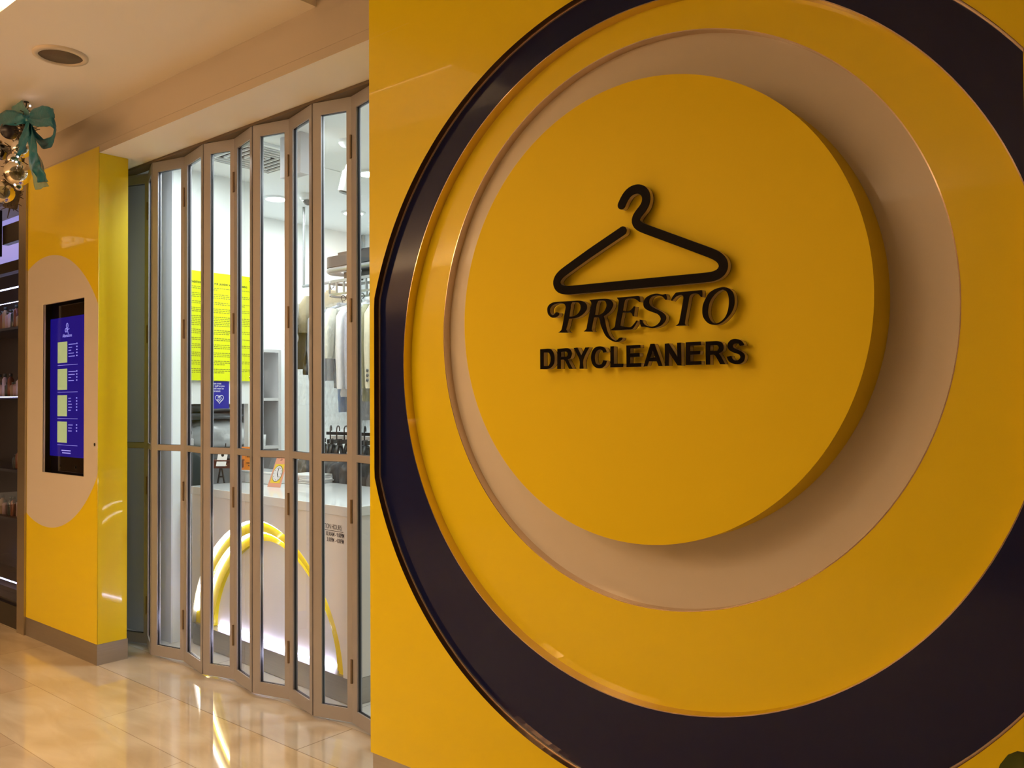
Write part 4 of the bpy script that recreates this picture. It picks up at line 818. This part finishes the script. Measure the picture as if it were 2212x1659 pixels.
for r_, z in enumerate(shelf_z):
    for k in range(10):
        x = -7.62+.056*k + (.0 if r_ != 3 else .02)
        if r_ == 2 and k < 7: continue
        if r_ == 3 and k % 3 == 1: continue
        h_ = random.choice([.11, .135, .15, .18]); m = botc[(k*3+r_) % 5]
        bt = empty('bottle', (x, 2.62, z), group='bottles on the neighbouring shop shelves', cat='bottle',
                   label='%s bottle on the %s lit shelf of the neighbouring shop' % (pos[k], rowname[r_]))
        rel(MB().lathe([(0, 0), (.022, 0), (.023, .01), (.023, h_*.75), (.012, h_*.82), (.011, h_*.86), (0, h_*.86)], (0, 0, .0005), 14), 'bottle_body', m, bt)
        rel(MB().lathe([(0, 0), (.013, 0), (.013, h_*.14), (0, h_*.14)], (0, 0, h_*.861), 12), 'cap', botc[3], bt)

# ------------------------------------------------------------------ hanging bauble garland
gar = empty('bauble_garland', (-5.169, 1.917, ZC), label='hanging ornament cluster of glass baubles with a teal ribbon bow', cat='ornament')
TEAL = noisy(mat('teal_organza', (.004, .13, .19), .4, alpha=.95), 14, .4, .3, 40)
TEAL_L = mat('sheer_teal', (.12, .36, .36), .5, alpha=.5)
BARK = noisy(mat('frosted_twig', (.07, .05, .035), .7), 60, .7, .8, 80)
gl_b = glass('bauble_glass', (.80, .84, .70), 1.75, (1, .95, .8)); gl_g = glass('green_bauble', (.36, .68, .55), 1.75)
sub(MB().tube([(-5.169, 1.917, ZC-.001), (-5.169, 1.917, ZC-.02), (-5.18, 1.915, ZC-.04), (-5.16, 1.91, ZC-.06)], .003, 8).lathe([(0, 0), (.014, 0), (.014, -.004), (0, -.004)], (-5.169, 1.917, ZC-.0005), 14), 'hook', BLK, gar)
tw = MB()
path = [(-5.16, 1.91, ZC-.055), (-5.13, 1.91, ZC-.13), (-5.25, 1.93, ZC-.20), (-5.36, 1.93, ZC-.28), (-5.40, 1.94, ZC-.40), (-5.46, 1.94, ZC-.55)]
tw.tube(path, [.012, .02, .035, .05, .05, .04], 8)
rnd = random.Random(5)
for k in range(420):
    t = rnd.random()*(len(path)-1); i = int(t); p = Vector(path[i]).lerp(Vector(path[i+1]), t-i)
    d = Vector((rnd.gauss(0, 1), rnd.gauss(0, 1), rnd.gauss(0, 1))).normalized()*rnd.uniform(.03, .085)*(1 if t > 1.2 else .45)
    tw.tube([p, p+d], [.005, .002], 4)
sub(tw, 'twig_strand', BARK, gar)
for n_, c, r, m in [('bauble', (-5.189, 1.9, 2.935), .052, gl_g), ('bauble', (-5.163, 1.87, 2.785), .070, gl_b), ('bauble', (-5.397, 1.88, 2.718), .064, gl_b), ('bauble', (-5.419, 1.92, 3.09), .050, mat('dark_bauble', (.03, .03, .045), .25)), ('bauble', (-5.18, 1.86, 2.86), .036, gl_g), ('bauble', (-5.506, 1.9, 2.981), .05, mat('silver_bauble', (.25, .26, .28), .15, metal=1)), ('bauble', (-5.17, 1.88, 2.713), .022, gl_g)]:
    b = sub(MB().sphere(c, r, 28, 18), n_, m, gar)
    o = MB().lathe([(0, 0), (.012, 0), (.012, .014), (0, .014)], (c[0], c[1], c[2]+r-.002), 12).build('cap', STEEL_TRIM); o.parent = b
lt = MB()
for c in [(-5.072, 1.9, 3.15), (-5.144, 1.84, 2.845), (-5.075, 1.84, 2.855), (-5.067, 1.83, 2.823), (-5.003, 1.8, 2.681)]: lt.sphere(c, .005, 8, 6)
sub(lt, 'fairy_light', led('fairy_light', (.95, .9, 1), 12), gar)
def ribbon3(pts, w_, name, m, wd=(0, 0, 1)):
    pts = [Vector(p) for p in pts]; Q = []
    for i in range(len(pts)-1):
        a, b, c, d = pts[max(i-1, 0)], pts[i], pts[i+1], pts[min(i+2, len(pts)-1)]
        for k in range(8): t = k/8; Q.append(.5*((2*b)+(c-a)*t+(2*a-5*b+4*c-d)*t*t+(3*b-a-3*c+d)*t**3))
    Q.append(pts[-1]); W = Vector(wd); mb = MB(); vs = []; n = len(Q); nn = 6
    for i, q in enumerate(Q):
        ww = w_ if not isinstance(w_, (list, tuple)) else w_[0]+(w_[1]-w_[0])*min(1, i/(n-1)*2.2)
        for k in range(nn+1):
            s = k/nn*2-1
            vs.append(q+W*ww/2*s+Vector((0, .005*math.sin(i*.5+k*1.3)*(1-.3*abs(s)), .0012*math.sin(i*.9+k))))
    m1 = nn+1
    fs = [(i*m1+k, i*m1+k+1, (i+1)*m1+k+1, (i+1)*m1+k) for i in range(n-1) for k in range(nn)]
    mb.add(vs, fs, 0, True); o = sub(mb, name, m, gar)
    sd = o.modifiers.new('solid', 'SOLIDIFY'); sd.thickness = .0015
    return o
KN = (-5.097, 1.9, 3.078)
ribbon3([(-5.097, 1.9, 3.078), (-4.999, 1.89, 3.08), (-4.865, 1.885, 3.056), (-4.783, 1.885, 3.03), (-4.73, 1.89, 3.009)], (.03, .088), 'bow_loop', TEAL)
ribbon3([(-5.097, 1.9, 3.078), (-4.926, 1.87, 3.018), (-4.754, 1.85, 2.977), (-4.655, 1.85, 2.957), (-4.69, 1.88, 2.935), (-4.841, 1.92, 2.912), (-4.996, 1.94, 2.934), (-5.074, 1.93, 2.994), (-5.097, 1.9, 3.078)], (.03, .055), 'bow_loop', TEAL)
ribbon3([(-5.097, 1.9, 3.078), (-5.107, 1.87, 3.078), (-5.2, 1.86, 3.1), (-5.359, 1.87, 3.139), (-5.567, 1.9, 3.155)], (.03, .085), 'bow_loop', TEAL)
ribbon3([(-5.097, 1.9, 3.078), (-5.008, 1.88, 2.976), (-4.946, 1.87, 2.877), (-4.953, 1.88, 2.814), (-4.87, 1.86, 2.76), (-4.846, 1.87, 2.717), (-4.836, 1.88, 2.683)], (.05, .100), 'ribbon_tail', TEAL, (1, .1, -.1))
ribbon3([(-5.097, 1.9, 3.078), (-5.057, 1.87, 2.988), (-5.087, 1.87, 2.928), (-5.145, 1.88, 2.885)], (.05, .110), 'ribbon_tail', TEAL, (1, .1, .3))
ribbon3([(-5.097, 1.9, 3.078), (-5.162, 1.89, 3.126), (-5.243, 1.89, 3.166), (-5.332, 1.9, 3.185)], (.06, .12), 'sheer_ribbon', TEAL_L, (.5, 0, 1))
ribbon3([(-5.03, 1.89, 2.923), (-4.979, 1.89, 2.841), (-4.928, 1.89, 2.74), (-4.877, 1.89, 2.658)], (.05, .13), 'sheer_ribbon', TEAL_L, (1, .1, 0))
sub(MB().sphere(KN, .024, 12, 8, sq=(1, .8, 1.1)), 'knot', TEAL, gar)

# ------------------------------------------------------------------ right edge of the wall and the plant
structure(MB().box(-.354, -.22, 2.30, 2.45, 0, 3.6), 'trim_8', mat('brown_trim', (.20, .13, .09), .4))
pl = empty('potted_plant', (-.198, 1.62, 0), label='dark leafy plant only just entering the bottom right corner', cat='plant')
LEAF = mat('dark_leaf', (.02, .045, .012), .4)
rel(MB().lathe([(0, 0), (.11, 0), (.14, .26), (.125, .26), (.115, .22), (0, .22)], (0, 0, .0005), 24), 'pot', mat('dark_pot', (.05, .04, .035), .4), pl)
rel(MB().tube([(0, 0, .2), (.01, 0, .5), (-.01, .01, .8)], [.014, .01, .006], 8), 'stem', mat('stem_bark', (.06, .04, .02), .7), pl)
lf = MB()
for k in range(34):
    z = .34+.555*(k/34); a = k*2.4; R_ = .16*(1-.2*k/34); u = Vector((math.cos(a), math.sin(a), 0)); v = Vector((-math.sin(a), math.cos(a), 0))
    top = []; n = 7
    for i in range(n+1):
        t = i/n; wd = .036*math.sin(PI*min(1, t*.97+.03))**.8; c = Vector((0, 0, z))+u*R_*t+Vector((0, 0, .06*math.sin(PI*t*.8)-.02*t)); top += [c-v*wd, c-Vector((0, 0, .006*math.sin(PI*t))), c+v*wd]
    d = Vector((0, 0, .0012)); N = len(top)
    fs = [(i*3+q, i*3+q+1, i*3+q+4, i*3+q+3) for i in range(n) for q in (0, 1)]
    lf.add(top+[p-d for p in top], fs+[tuple(N+x for x in f[::-1]) for f in fs], 0, True)
rel(lf, 'foliage', LEAF, pl)

# ------------------------------------------------------------------ shop across the corridor (seen mirrored in the glossy pillar)
structure(MB().box(-16, -8.9, -3.1, 2.26, 5.2, 5.3).box(-9.0, -8.9, -3, 1.4, 3.5, 5.2).box(-16, -9, 1.4, 1.5, 3.5, 5.2).box(-16.1, -16, -3.1, 2.3, 0, 5.2), 'wall_atrium', mat('atrium_plaster', (.25, .19, .14), .7))
structure(MB().box(-16, -11.8, -1.40, -1.30, 0, 5.2), 'wall_opposite', mat('opposite_stone', (.30, .17, .06), .5))
os_ = empty('opposite_sign', (-13.6, -1.29, 4), label='outlined white lettering of the shop across the corridor, mirrored in the glossy left pillar', cat='sign')
OWT = led('sign_outline', (1, .8, .6), 2.2)
def outline_text(s, size, x0, z0, sx):
    cu = bpy.data.curves.new('text', 'FONT'); cu.body = s; cu.size = size; cu.fill_mode = 'NONE'; cu.bevel_depth = .005; cu.bevel_resolution = 1; cu.resolution_u = 3
    me = curve_mesh(cu, 'lettering', OWT, lambda x, y, d: (x0-x*sx, -1.28+d, z0+y))
    o = link('lettering', me); to_parent(o, os_)
outline_text('masterFix', .36, -12.5, 4.36, 1.2); outline_text('services', .36, -12.8, 3.96, 1.15)
